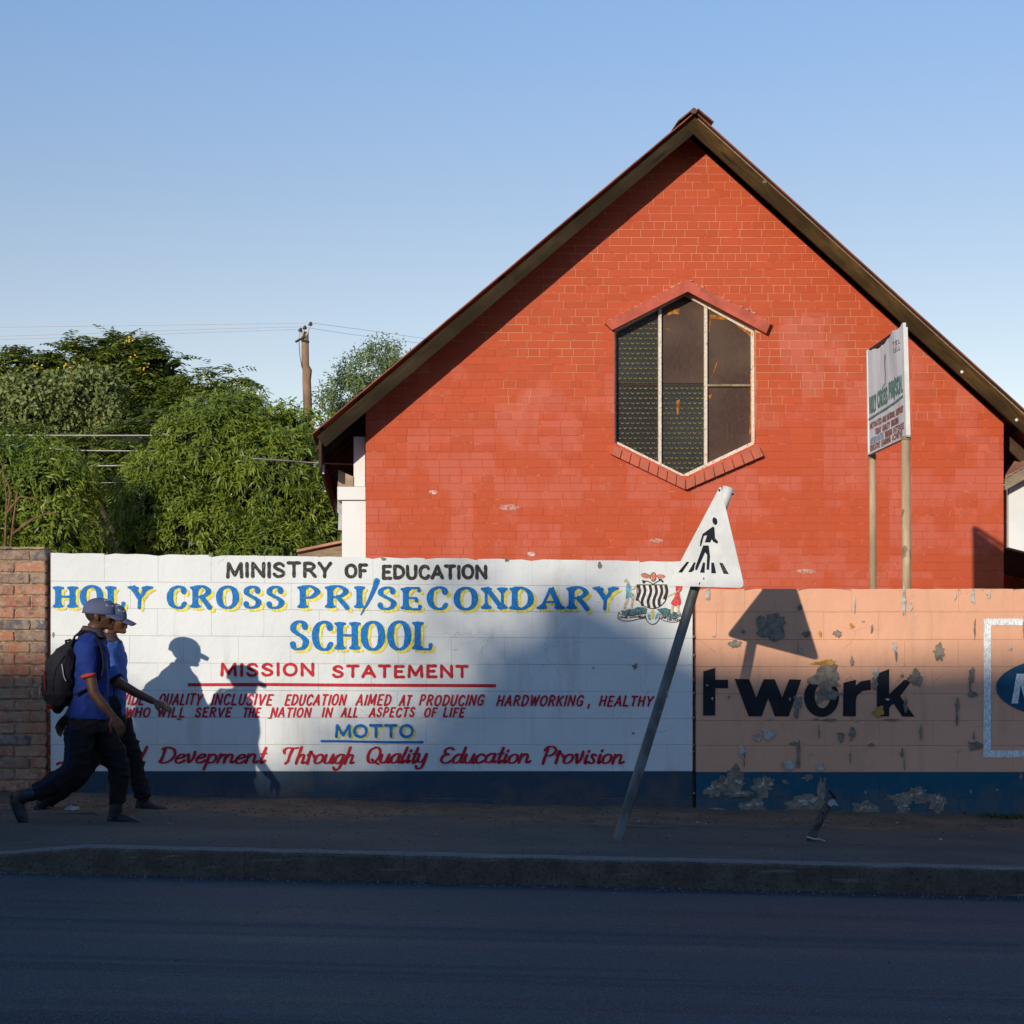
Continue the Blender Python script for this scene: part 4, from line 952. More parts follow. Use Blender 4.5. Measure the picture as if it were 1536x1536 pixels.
# window
wy = DC + .085
def pw(x, y, d=wy): return Vector(((x - CX)/SCH, d, HC + (CY - y)/SCH))
win = MB().prism([pw(x, y, wy+.045) for x, y in HEX], Vector((0, .01, 0))).build("gable_window", M['rafter'], church)
def clip(poly_, x0=None, x1=None, y0=None, y1=None):
    def cl(ps, f):
        out_ = []
        for a, b in zip(ps, ps[1:] + ps[:1]):
            fa, fb = f(a), f(b)
            if fa >= 0: out_.append(a)
            if fa*fb < 0: t = fa/(fa-fb); out_.append((a[0]+(b[0]-a[0])*t, a[1]+(b[1]-a[1])*t))
        return out_
    ps = list(poly_)
    if x0 is not None: ps = cl(ps, lambda p: p[0]-x0)
    if x1 is not None: ps = cl(ps, lambda p: x1-p[0])
    if y0 is not None: ps = cl(ps, lambda p: p[1]-y0)
    if y1 is not None: ps = cl(ps, lambda p: y1-p[1])
    return ps
for x0_, x1_, ya, yb_, m, tilt in ((922,989,None,573,'glass_leaf',.002),(922,989,575,None,'glass_leaf2',.006),(994,1058,None,573,'pane',.003),(994,1058,575,None,'glass_leaf',.001),(1063,1134,None,574,'pane',.004),(1063,1134,579,None,'pane',.002)):
    q = clip(HEX, x0_, x1_, ya, yb_); mb = MB(); mb.prism([pw(x, y, wy+.03+tilt) for x, y in q], Vector((0, .006, 0)))
    mb.build("window_pane", M[m], win)
def bar(name, a, b, w, d0, d1, mat, parent):
    a, b = Vector((a[0], a[1])), Vector((b[0], b[1])); t = (b-a).normalized(); n = Vector((-t.y, t.x))*w/2
    q = [a-n, b-n, b+n, a+n]; mb = MB(); mb.prism([pw(p.x, p.y, d0) for p in q], Vector((0, d1-d0, 0))); return mb.build(name, mat, parent)
fe = HEX; inset = 3
for i, (a, b) in enumerate(zip(fe, fe[1:]+fe[:1])):
    ax, ay = a; bx, by = b; cxm, cym = 1028, 578
    a_ = (ax + (cxm-ax)*.016, ay + (cym-ay)*.016); b_ = (bx + (cxm-bx)*.016, by + (cym-by)*.016)
    bar("frame_bar", a_, b_, 5.2 if i not in (0, 5) else 4, wy - .004*i*.3, wy+.03, M['frame'], win)
bar("mullion", (991.5,462), (991.5,696), 4.6, wy-.012, wy+.028, M['frame'], win)
bar("mullion", (1060.5,458), (1060.5,697), 4.6, wy-.010, wy+.027, M['frame'], win)
bar("glazing_bar", (1063,576.5), (1132,576.5), 3.4, wy-.002, wy+.025, M['putty'], win)
#bar("glazing_bar", (994,574), (1058,574), 1.2, wy+.014, wy+.025, M['putty'], win)
#bar("glazing_bar", (924,574), (989,574), 1.2, wy+.016, wy+.026, M['putty'], win)
for pts in ([(1004,462),(1022,461),(1021,470),(1012,468),(1004,471)], [(1066,576),(1072,560),(1076,545),(1079,540),(1077,550),(1070,566)], [(1128,560),(1131,548),(1132,640),(1127,652),(1129,600)], [(1017,600),(1022,597),(1021,616),(1018,622)], [(1065,592),(1071,589),(1068,597)], [(1066,500),(1068,470),(1100,472),(1126,490),(1128,502),(1098,478),(1070,476)]):
    mb = MB(); mb.prism([pw(x, y, wy+.0275) for x, y in pts], Vector((0, .002, 0))); mb.build("paint_smear", M['rust'], win)
def hp(x, y, d): return Vector((cx_(x), d, cz_(y)))
cap = MB()
for q in ([(906,486),(1028.5,421.5),(1029.5,439),(917,496.5)], [(1028.6,421.5),(1154,485),(1147,501.5),(1029.6,439)]): cap.prism([hp(x, y, DC-.085) for x, y in reversed(q)], Vector((0, .12, 0)))
cap.build("window_hood", M['redmould'], church)
mb = MB()
for (x, y) in [(910 + i*9.2, 485.5 - i*4.85) for i in range(13)] + [(1034 + i*9.4, 423 + i*4.8) for i in range(13)]: mb.ell(hp(x, y - rng.uniform(0, 1.5), DC-.01), (rng.uniform(.02, .05), .012, rng.uniform(.008, .014)), 8)
mb.build("hood_mortar", M['redmortar'], church)
sill = MB()
for q in ([(920,668),(1027,718),(1027,731),(919,681)], [(1027.1,718),(1136,668),(1141,680),(1027.1,731)]): sill.prism([hp(x, y, DC-.05) for x, y in reversed(q)], Vector((0, .08, 0)))
sill = sill.build("window_sill", M['redmortar'], church)
for side, (a0, a1, b0, b1) in enumerate((((919,668.5),(1027,719.5),(915,681.5),(1026.5,735)), ((1027,719.5),(1136.5,668.5),(1027,735),(1144,684)))):
    n = 8
    for i in range(n):
        t0, t1 = (i+.05)/n, (i+.95)/n; l = lambda p, q, t: (p[0]+(q[0]-p[0])*t, p[1]+(q[1]-p[1])*t)
        q = [l(a0, a1, t0), l(a0, a1, t1), l(b0, b1, t1), l(b0, b1, t0)]; mb = MB(); dd = rng.uniform(-.006, .006)
        f = [hp(x, y, DC-.072+dd) for x, y in reversed(q)]; mb.prism(f, Vector((0, .1, 0))); mb.build("sill_brick", M['redsill'], sill)
# roof
def slab(mb, a, b, th, y0, y1):
    a, b = Vector(a), Vector(b); t = (b-a).normalized(); n = Vector((-t.z, 0, t.x)); n = n if n.z > 0 else -n
    q = [a, b, b + n*th, a + n*th]; mb.prism([Vector((p.x, y0, p.z)) for p in q], Vector((0, y1-y0, 0)))
APt = P(1041.5, 171, DO); LEt = P(469, 652, DO); REt = P(1630, 171+.905*588.5, DO)
rf = MB(); slab(rf, APt, LEt, .013, DO - .06, 33.3); rf = rf.build("roof", M['tin'], church)
rf2 = MB(); slab(rf2, (APt.x, 0, APt.z), (REt.x, 0, REt.z), .013, DO - .06, 33.3); rf2.build("roof_sheet", M['tin'], rf)
mb = MB()
for a, b in ((P(1039,167,DO), P(1017,184,DO)), (P(1044,167,DO), P(1068,187,DO))): slab(mb, a, b, .014, DO - .09, 33.3)
mb.tube([P(1041,166,DO-.1), P(1041,166,DO-.1) + Vector((0, 12.4, 0))], .032, 10); mb.build("ridge_cap", M['ridge'], rf)
def plank(name, a, b, drop, th, mat, parent, top=0.0):
    a, b = Vector(a), Vector(b); t = (b-a); ln = t.length; t.normalize(); ydir = Vector((0, 1, 0)); n = t.cross(ydir) * -1
    if n.z < 0: n = -n
    M_ = Matrix(((t.x, ydir.x, n.x, a.x), (t.y, ydir.y, n.y, a.y), (t.z, ydir.z, n.z, a.z), (0, 0, 0, 1)))
    mb = MB(); k = 24; vs = []
    for i in range(k+1):
        x = ln*i/k; w = .0035*mnoise.noise(Vector((i*.7, a.x, 1)))
        vs += [(x, 0, -drop + w), (x, th, -drop + w), (x, th, top), (x, 0, top)]
    fs = [(i*4+j, i*4+(j+1) % 4, (i+1)*4+(j+1) % 4, (i+1)*4+j) for i in range(k) for j in range(4)] + [(0, 1, 2, 3), (k*4+3, k*4+2, k*4+1, k*4)]
    mb.add(vs, fs); o = mb.build(name, mat, parent); o.matrix_world = M_; return o
def woodobj(name, a, b, rough=.6):
    t = NT(name); tc = t.n("ShaderNodeTexCoord").outputs["Object"]
    v = t.scale(tc, (.28, 1, 2.2)); g = t.noise(9, 7, .7, vec=v, dist=1.2); big = t.noise(1.1, 3, .6, vec=tc)
    c = t.mix(t.ramp(g, .3, .72), a, b); c = t.mix(t.ramp(big, .38, .62, 0, .7), c, tuple(q*.42 for q in a))
    kn = t.vor(1.4, vec=t.scale(tc, (.6, 1, 4))); c = t.mix(t.ramp(kn, .05, .13, .8, 0), c, tuple(q*.2 for q in a))
    lo = t.ramp(t.xyz(tc)[2], -.16, -.05, .35, 0); c = t.mix(lo, c, tuple(q*.5 for q in a))
    return t.done(c, .75, .12, t.bump(g, .5, .003))
M['bargeW'] = woodobj("weathered_barge_wood", (.030, .020, .009), (.056, .038, .018))
M['bargeV'] = woodobj("varnished_barge_wood", (.048, .026, .009), (.125, .065, .018))
bt = P(1041, 174.5, DO); bd = .155
plank("barge_board", bt + Vector((-.004, 0, 0)), P(475, 655, DO), .142, .034, M['bargeW'], rf)["label"] = "weathered left barge board"
plank("barge_board", bt + Vector((.006, -.001, 0)), P(1630, 174.5+.905*589, DO), .148, .034, M['bargeV'], rf)["label"] = "brown varnished right barge board"
plank("verge_batten", bt + Vector((.01, .003, .012)), P(1630, 171.5+.905*589, DO), .018, .03, M['greywood'], rf)
for px, py in ((1443,558), (1525,630)): MB().ell(P(px, py, DO-.005), (.018, .012, .018), 10).build("bolt_head", M['signwhite'], rf)
MB().ell(P(1148,273,DO-.004), (.03, .012, .018), 10).build("splinter", M['greywood'], rf)
mb = MB()
eL = P(478, 655, DO)
mb.box((eL.x - .0, DO+.036, P(0, 701, DO).z), (eL.x + .028, 33, eL.z - .02)); mb.build("eave_fascia", M['rafter'], rf)
mb = MB(); eR = P(1628, 171+.905*586.5, DO); mb.box((eR.x - .05, DO+.036, eR.z-.36), (eR.x - .02, 33, eR.z - .06)); mb.build("eave_fascia", M['rafter'], rf)
for y in np.arange(DC + .35, 32.6, 1.1):
    for S_, E_ in ((APt, LEt), (APt, REt)):
        mb = MB(); slab(mb, (S_.x, 0, S_.z - .17), (E_.x + (.1 if E_.x < S_.x else -.12), 0, E_.z - .17 + (.0)), .13, y, y + .05); mb.build("rafter", M['rafter'], rf)
mb = MB()
for t in (.12, .3, .5, .7, .87, .975):
    for S_, E_ in ((APt, LEt), (APt, REt)):
        q = S_.lerp(E_, t); mb = MB(); mb.box((q.x-.025, DO+.036, q.z-.05), (q.x+.025, DC+.35, q.z-.012)); mb.build("purlin", M['rafter'], rf)
MB().box((eL.x+.03, DO+.5, P(0,706,DO).z+.0), (eL.x+.05, DO+.56, P(0,706,DO).z+.1)).build("gutter_bracket", M['signwhite'], rf)
# white pilaster on the left flank
pa = MB()
def bx(mb, px0, py0, px1, py1, d, dep): 
    a = P(px0, py1, d); b = P(px1, py0, d); mb.box((a.x, d, a.z), (b.x, d+dep, b.z))
bx(pa, 513, 750, 548.5, 960, 21.28, .34); bx(pa, 530.5, 655, 547.5, 729.5, 21.34, .3)
pa = pa.build("flank_pilaster", M['render'], church)
mb = MB(); bx(mb, 506, 730, 548, 749.6, 21.24, .42); mb.build("pilaster_cap", M['render'], pa)
mb = MB(); mb.prism([P(x, y, 21.32) for x, y in ((506.5,729.6),(530,729.6),(530,715),(507.5,705))], Vector((0, .3, 0))); mb.build("cement_ledge", M['ledge'], pa)
mb = MB(); mb.prism([P(x, y, 21.6) for x, y in ((507,795),(513,795),(513,750),(506,750),(506,768),(508,770))], Vector((0, .2, 0))); mb.build("worn_corner", M['renderworn'], pa)
mb = MB(); bx(mb, 543, 640, 548.5, 730, 21.36, .2); mb.build("corner_strip", M['rafter'], pa)

# ------------------------------------------------------------------ low shed roof and the annex on the right
shed = thing("garden_shed", "low shed with red sheet roof peeping over the white wall beside the pilaster", "shed", (P(520, 840, 24).x, 24, 0))
mb = MB(); a = P(445, 828, 23.5); b = P(600, 796, 23.5)
mb.hexa([a, b, b + Vector((0, 3, -.2)), a + Vector((0, 3, -.2))], [p + Vector((0, 0, .03)) for p in (a, b, b + Vector((0, 3, -.2)), a + Vector((0, 3, -.2)))]); mb.build("roof", M['tinpink'], shed)
mb = MB(); mb.prism([P(x, y, 23.58) for x, y in ((447,852),(600,852),(600,800),(447,831))], Vector((0, .03, 0))); mb.build("fascia_board", M['greywood'], shed)
mb = MB(); a = P(452, 850, 23.7); mb.box((a.x, 23.7, -.2), (P(600, 0, 23.7).x, 26.3, a.z)); mb.build("shed_wall", M['renderworn'], shed)
annex = thing("annex_building", "white rendered annex with rusty sheet roof right of the church", "building", (P(1560, 800, 21.5).x, 21.5, 0))
DA = 21.16
mb = MB(); n0, n1 = P(1508, 716, DA), P(1760, 578, DA); f0, f1 = P(1508, 694, DA + .9), P(1760, 556, DA + .9)
k = 26; vs = []
for i in range(k*2+1):
    t = i/(k*2); rip = .007*(i % 2)
    a = n0.lerp(n1, t); b = f0.lerp(f1, t); b.z = max(b.z, a.z + .16); vs += [a + Vector((0, 0, rip)), b + Vector((0, 0, rip)), a + Vector((0, 0, rip-.01)), b + Vector((0, 0, rip-.01))]
fs_ = []
for i in range(k*2): o_ = i*4; fs_ += [(o_, o_+4, o_+5, o_+1), (o_+3, o_+7, o_+6, o_+2), (o_, o_+2, o_+6, o_+4)]
mb.add(vs, fs_); mb.build("roof", M['tinpink'], annex)
mb = MB(); mb.prism([P(x, y, DA+.005) for x, y in ((1508,735),(1760,597),(1760,581),(1508,718))], Vector((0, .03, 0))); mb.build("fascia_board", M['greywood'], annex)
mb = MB(); mb.prism([P(x, y, DA+.16) for x, y in ((1513,821),(1760,885),(1760,590),(1513,727))], Vector((0, .2, 0))); mb.build("wall", M['render'], annex)
mb = MB(); bx(mb, 1512, 760, 1720, 1000, 24.5, .2); mb.build("porch_back_wall", M['redmortar'], annex)
mb = MB(); mb.prism([P(x, y, DA+.37) for x, y in ((1513,822),(1760,886),(1760,881),(1513,817))], Vector((0, 3, 0))); mb.build("porch_ceiling", M['rafter'], annex)
mb = MB(); mb.prism([P(x, y, 22.4) for x, y in ((1511,637),(1512,645),(1612,733),(1612,722))], Vector((0, .03, 0))); mb.build("sky_strip_plank", M['render'], annex)  # pale plank added in place of the strip of sky seen there

# ------------------------------------------------------------------ school signboard on two posts behind the wall
sb = thing("school_signboard", "tall weathered school signboard on two varnished posts behind the peach wall", "signboard", (4.2, 16, gz(4)))
bl, br = P(1303, 683, 16.8), P(1361, 655.5, 15.3); tr = P(1356.5, 484, 15.3); tl = P(1301, 524, 16.8)
uu = br - bl; nrm = uu.cross(Vector((0, 0, 1))).normalized(); nrm = nrm if nrm.x < 0 else -nrm
zb = [bl.z, br.z]
def bp(s, t, off=0.0):
    """s 0..1 along the board, t 0..1 up"""
    p = bl.lerp(br, s); q = tl.lerp(tr, s); r_ = p.lerp(q, t); wob = .010*math.sin(s*8+t*2)*t*t + .004*math.sin(s*21+t*5)*t
    return r_ + nrm*(off + wob)
N_ = 24; vs = []; mbb = MB()
tops = [1.0 - .045*max(0, math.sin(min(1, s/.75)*math.pi))*(1 if s < .75 else 0) - .018*abs(math.sin(s*17)) for s in [i/N_ for i in range(N_+1)]]
for side, o_ in ((0, 0.0), (1, -.003)):
    for i in range(N_+1):
        for j in range(13): vs.append(bp(i/N_, tops[i]*j/12, o_))
m_ = 13; tot = (N_+1)*m_; fsb = []
for i in range(N_):
    for j in range(12): fsb += [(i*m_+j, (i+1)*m_+j, (i+1)*m_+j+1, i*m_+j+1), (tot+i*m_+j+1, tot+(i+1)*m_+j+1, tot+(i+1)*m_+j, tot+i*m_+j)]
mbb.add(vs, fsb); mbb.build("board", M['board'], sb, True)
mb = MB(); fr_ = .03
for (s0, s1, t0, t1) in ((0, 1, 0, .018), (0, .022, 0, .99), (.955, 1, 0, 1.0)):
    q = [bl.lerp(br, s0).lerp(tl.lerp(tr, s0), t0), bl.lerp(br, s1).lerp(tl.lerp(tr, s1), t0), bl.lerp(br, s1).lerp(tl.lerp(tr, s1), t1), bl.lerp(br, s0).lerp(tl.lerp(tr, s0), t1)]
    mb.prism([p + nrm*.010 for p in q], -nrm*.035)
mb.build("board_edge", M['signwhite'], sb)
mb = MB(); q0, q1 = tl + nrm*-.012, tr + nrm*-.012; mb.prism([q0 + Vector((0,0,-.035)), q1 + Vector((0,0,-.035)), q1, q0], -nrm*.02); mb.build("top_rail", M['dkmetal'], sb)
MB().tube([P(1308.5, 683, 16.83), Vector((P(1311,683,16.83).x, 16.83, -.3))], [.030, .033], 14).build("post", M['bamboo'], sb, True)
MB().tube([P(1358.5, 657, 15.36), Vector((P(1362.5,683,15.36).x, 15.36, -.3))], [.034, .037], 14).build("post", M['bamboo'], sb, True)
MB().tube([P(1308.5, 681, 16.83), P(1308.5, 688, 16.83)], .034, 14).build("post_cap", M['putty'], sb)
MB().tube([P(1358.5, 654, 15.36), P(1358.5, 660, 15.36)], .040, 14).build("post_cap", M['putty'], sb)
def onb(px, py, off): return bp(px/150.0, 1 - py/105.0, .002 + off*.6)
mb = MB(); word(mb, "HOLY", 9, 36, 50, 64, 1.5, to3=onb, gap=.25, serif=False, off=.003); word(mb, "CROSS", 42, 80, 49, 63, 1.5, to3=onb, gap=.25, off=.003); word(mb, "PRI/SCH..", 88, 141, 47, 61, 1.5, to3=onb, gap=.25, off=.003)
ribbon(mb, [(4, 70), (50, 69), (100, 68), (141, 66)], lambda a, b, t: 1.0, onb, .004, False)
mb.build("painted_lettering", M['green'], sb)["label"] = "green school name on the board"
mb = MB()
for y, ws in ((75, (("MOTIVATED",10,56),("AND",60,74),("NATIONAL",78,108),("SUPPORT",112,140))), (83, (("TODAY",30,54),("QUALITY",60,88),("EDUCATION",94,120))), (90.5, (("THROUGH",68,96),("INTENSE",102,141))), (97, (("EDUCATIVE",8,48),("LEARNING",54,90),("ACHIEVE",96,134)))):
    for w, a, b in ws:
        mb = MB(); word(mb, w, a, b, y, y+5, .62, to3=onb, gap=.3, off=.003); mb.build("painted_word", M['rbrown'], sb)
mb = MB()
for w, a, b in (("MISSION",10,34),("MOTTO",38,62)): word(mb, w, a, b, 90, 95, .7, to3=onb, gap=.3, off=.003)
mb.build("painted_lettering", M['pblue'], sb)
mb = MB(); ribbon(mb, [(74, 18), (72, 26), (74, 36), (72, 42)], lambda a, b, t: 2.2*(1-t*.5), onb, .003); ribbon(mb, [(58, 47), (66, 45), (74, 44)], lambda a, b, t: .6, onb, .003)
for w, y in (("TEL",12),("CELL",18)): word(mb, w, 112, 134, y, y+3.5, .5, to3=onb, gap=.4, off=.003)
mb.build("faded_emblem", simple("grey_faded_print", (.34, .33, .36), .8, .3, 20, 20, .1), sb)

# ------------------------------------------------------------------ bent crossing sign
cs = thing("crossing_sign", "white triangular pedestrian crossing sign on a bent leaning pole", "road sign", tuple(P(927, 1258, 12.63)))
BLs, BRs, Ts = P(1001.5, 878.5, 13.30), P(1117, 882, 12.77), P(1080.5, 728.5, 13.02)
nS = (BRs-BLs).cross(Ts-BLs).normalized(); nS = nS if nS.y < 0 else -nS
def onsign(px, py, off=0.0): return ray_plane(px, py, BLs, nS) + nS*off
def rounded(corners, rad, n=5):
    out_ = []; k = len(corners)
    for i in range(k):
        a, b, c = corners[i-1], corners[i], corners[(i+1) % k]
        u = (a-b).normalized(); v = (c-b).normalized(); p0 = b + u*rad[i]; p1 = b + v*rad[i]
        for j in range(n+1): t = j/n; out_.append(p0*(1-t)**2 + b*2*t*(1-t) + p1*t*t)
    return out_
pl = rounded([BLs, BRs, Ts], [.05, .05, .02]); mb = MB(); mb.prism(pl, -nS*.003); mb.build("sign_plate", M['signwhite'], cs)
c4 = lambda pts: [(x/8.533+980, y/8.533+720) for x, y in pts]
mb = MB()
lay = 0
hd = [(790+math.cos(a)*31*math.cos(.25)-math.sin(a)*50*math.sin(-.25), 527+math.cos(a)*31*math.sin(-.25)*-1*-1+math.sin(a)*50*math.cos(.25)) for a in np.linspace(0, 2*math.pi, 20)[:-1]]
shapes = [hd, [(762,597),(783,606),(792,745),(832,788),(822,816),(770,792),(750,760),(728,800),(660,798),(690,708),(648,716),(612,850),(597,845),(602,790),(632,690)],
 [(640,838),(710,838),(728,980),(715,1150),(682,1148),(690,960),(665,925),(560,1155),(537,1150),(540,1110)],
 [(430,1045),(462,1048),(370,1185),(318,1182)], [(520,1055),(545,1055),(528,1110),(522,1155),(490,1180),(447,1178)], [(637,1055),(665,1058),(657,1188),(598,1186)], [(743,1058),(778,1058),(805,1195),(743,1193)], [(845,1060),(888,1062),(968,1205),(900,1200)]]
for s_ in shapes[:7]: poly(mb, c4(s_), lambda x, y, o_: onsign(x, y, .0015), 0)
mb.build("pedestrian_pictogram", M['black'], cs)
mb = MB(); poly(mb, c4(shapes[7]), lambda x, y, o_: onsign(x, y, .0015), 0); mb.build("worn_stripe", M['blackworn'], cs)
mb = MB(); poly(mb, c4([(580,1338),(592,1310),(605,1306),(600,1328),(592,1342)]), lambda x, y, o_: onsign(x, y, .0016), 0); mb.build("plate_slot", M['black'], cs)
mb = MB(); mb.ell(onsign(1079.5, 735.5, 0), (.010, .006, .010), 10); mb.ell(onsign(1056, 868, 0), (.007, .004, .007), 8); mb.build("plate_bolt", M['dkmetal'], cs)
pts = [P(923, 1272, 12.60), P(927, 1258, 12.63), P(951, 1180, 12.80), P(985, 1070, 13.0), P(1018, 962, 13.17), P(1043, 880, 13.27), P(1072, 792, 13.30), P(1091.5, 734, 13.30)]
MB().tube(pts, [.034]*8, 18).build("pole", M['galv'], cs, True)
mb = MB(); q = P(1091.8, 733.5, 13.30); d_ = (pts[-1]-pts[-2]).normalized(); mb.tube([q - d_*.16, q + d_*.012], .0385, 18); mb.build("pole_cap", M['signwhite'], cs, True)
MB().tube([P(1097, 741, 13.28), P(1101, 741.5, 13.28)], .006, 8).build("cap_bolt", M['dkmetal'], cs)
q = P(1000, 1041, 13.0); mb = MB(); mb.ell(q + Vector((0, -.034, 0)), (.006, .002, .022), 8); mb.ell(q + Vector((-.05, -.02, -.13)), (.005, .01, .03), 8); mb.build("sticker_remnant", M['litter'], cs)
b = P(927, 1260, 12.63); mb = MB()
for i in range(16):
    a = i*.55; mb.ell(b + Vector((math.cos(a)*rng.uniform(.05, .16), math.sin(a)*.08, -.008)), (rng.uniform(.02, .06), rng.uniform(.02, .04), rng.uniform(.010, .024)), 8)
mb.build("broken_footing", M['dirt'], cs)

# broken stump post
st = thing("broken_post", "short leaning wooden post stump with a scrap of packaging stuck on its top", "post", tuple(P(1218, 1258, 12.8)))
sm_ = MB(); sm_.tube([P(1215, 1266, 12.78), P(1218, 1254, 12.79), P(1221, 1246, 12.8), P(1227, 1235, 12.81), P(1234, 1222, 12.83), P(1239, 1213, 12.85), P(1244, 1204, 12.86), P(1246, 1201, 12.86)], [.034, .030, .027, .029, .026, .027, .024, .014], 14)
for i in range(len(sm_.v)): p = Vector(sm_.v[i]); sm_.v[i] = tuple(p + Vector((1, 1, .3))*.008*mnoise.noise(p*30))
sm_.build("stump", M['stumpwood'], st)
sm_ = MB()
for i in range(12):
    a = i*.55; sm_.ell(P(1218, 1262, 12.79) + Vector((math.cos(a)*rng.uniform(.04, .12), math.sin(a)*.06, -.006)), (rng.uniform(.015, .045), rng.uniform(.015, .03), rng.uniform(.008, .018)), 8)
sm_.build("loose_soil", M['dirt'], st)
mb = MB(); mb.prism([P(x, y, 12.82) for x, y in ((1242,1204),(1246,1200),(1252,1199),(1256,1206),(1257,1209),(1251,1207),(1247,1210),(1243,1208))], Vector((0, .012, 0))); mb.build("packaging_scrap", M['litter'], st)
MB().tube([P(1243, 1185, 12.86), P(1248, 1191, 12.86), P(1252, 1197, 12.86), P(1253, 1201, 12.85)], [.004, .009, .011, .008], 6).build("dark_strap", M['bag'], st)
MB().tube([P(1210, 1255, 12.74), P(1220, 1258.5, 12.72), P(1230, 1259, 12.72), P(1238, 1262, 12.71)], .006, 6).build("pale_string", M['litter'], st)

# ------------------------------------------------------------------ utility pole and wires
up = thing("utility_pole", "wooden utility pole with three brown insulators rising behind the mango tree", "utility pole", (P(460,905,50).x, 50, -.5))
MB().tube([Vector((P(462,905,50).x, 50, -1)), P(461.5,608,50), P(460,570,50), P(461,556,50), P(458,548,50), P(457.6,498,50)], [.13, .115, .112, .125, .098, .092], 12).build("post", M['polewood'], up, True)
mb = MB(); mb.tube([P(443, 513, 49.9), P(458, 505, 49.9)], .03, 6); mb.tube([P(452, 510, 49.9), P(464, 513, 49.9)], .03, 6); mb.build("cross_arm", M['dkmetal'], up)
for (x, y, bx_, by_) in ((450.5,496,448,508),(457,492.5,453,504),(465.5,487,460,503)):
    o = MB().tube([P(bx_, by_, 49.85), P(x, y, 49.85)], .018, 6).build("insulator_pin", M['wire'], up)
    mb = MB(); mb.ell(P(x, y, 49.85), (.062, .05, .035), 10); mb.ell(P(x+.4, y-2.2, 49.85), (.040, .035, .04), 10); mb.build("insulator", M['ceramic'], up, True)
MB().tube([P(448.5, 512, 49.9), P(450, 535, 49.9), P(453, 551, 49.9)], .010, 5).build("earth_wire", M['ceramic'], up)
def wire(pts, d, r_, label, mat='wire', group=None):
    q = catmull([(x, y) for x, y in pts], 6); n = len(q)
    o = MB().tube([P(x, y, d[0] + (d[1]-d[0])*i/(n-1)) for i, (x, y) in enumerate(q)], r_, 5).build("overhead_wire", M[mat])
    return tag(o, label, "wire", group)
wire([(-60,491.5),(140,489),(320,486.5),(460,484.5)], (50, 49.9), .0065, "highest thin wire running left from the utility pole")
wire([(-60,506),(140,500),(300,494),(457,490)], (50, 49.9), .0065, "middle thin wire running left from the utility pole")
wire([(-60,511),(140,505),(300,499),(450,494)], (50, 49.9), .0065, "lowest thin wire running left from the utility pole")
wire([(466,484.5),(540,494),(640,508),(760,522)], (49.9, 60), .0045, "higher thin wire running right from the utility pole towards the church roof")
wire([(458,491),(530,502),(640,516),(760,530)], (49.9, 60), .0045, "lower thin wire running right from the utility pole towards the church roof")
wire([(-60,652.5),(100,653),(230,653),(330,652)], (39.5, 39.5), .012, "topmost pale cable crossing in front of the dark trees", 'wire')
wire([(-60,664),(30,668),(90,674),(150,676),(330,677)], (39.8, 39.5), .011, "pale cable sagging just below the topmost cable before the trees")
wire([(120,699),(170,698.5),(330,697)], (39.5, 39.5), .013, "short pale cable seen in the gap left of the mango tree")
wire([(90,724),(160,724),(330,722)], (39.5, 39.5), .008, "lowest faint cable in the dark gap between the trees")
wire([(380,688),(430,691),(470,694),(560,697)], (21.6, 22.6), .009, "single cable running over the mango tree into the church eave")

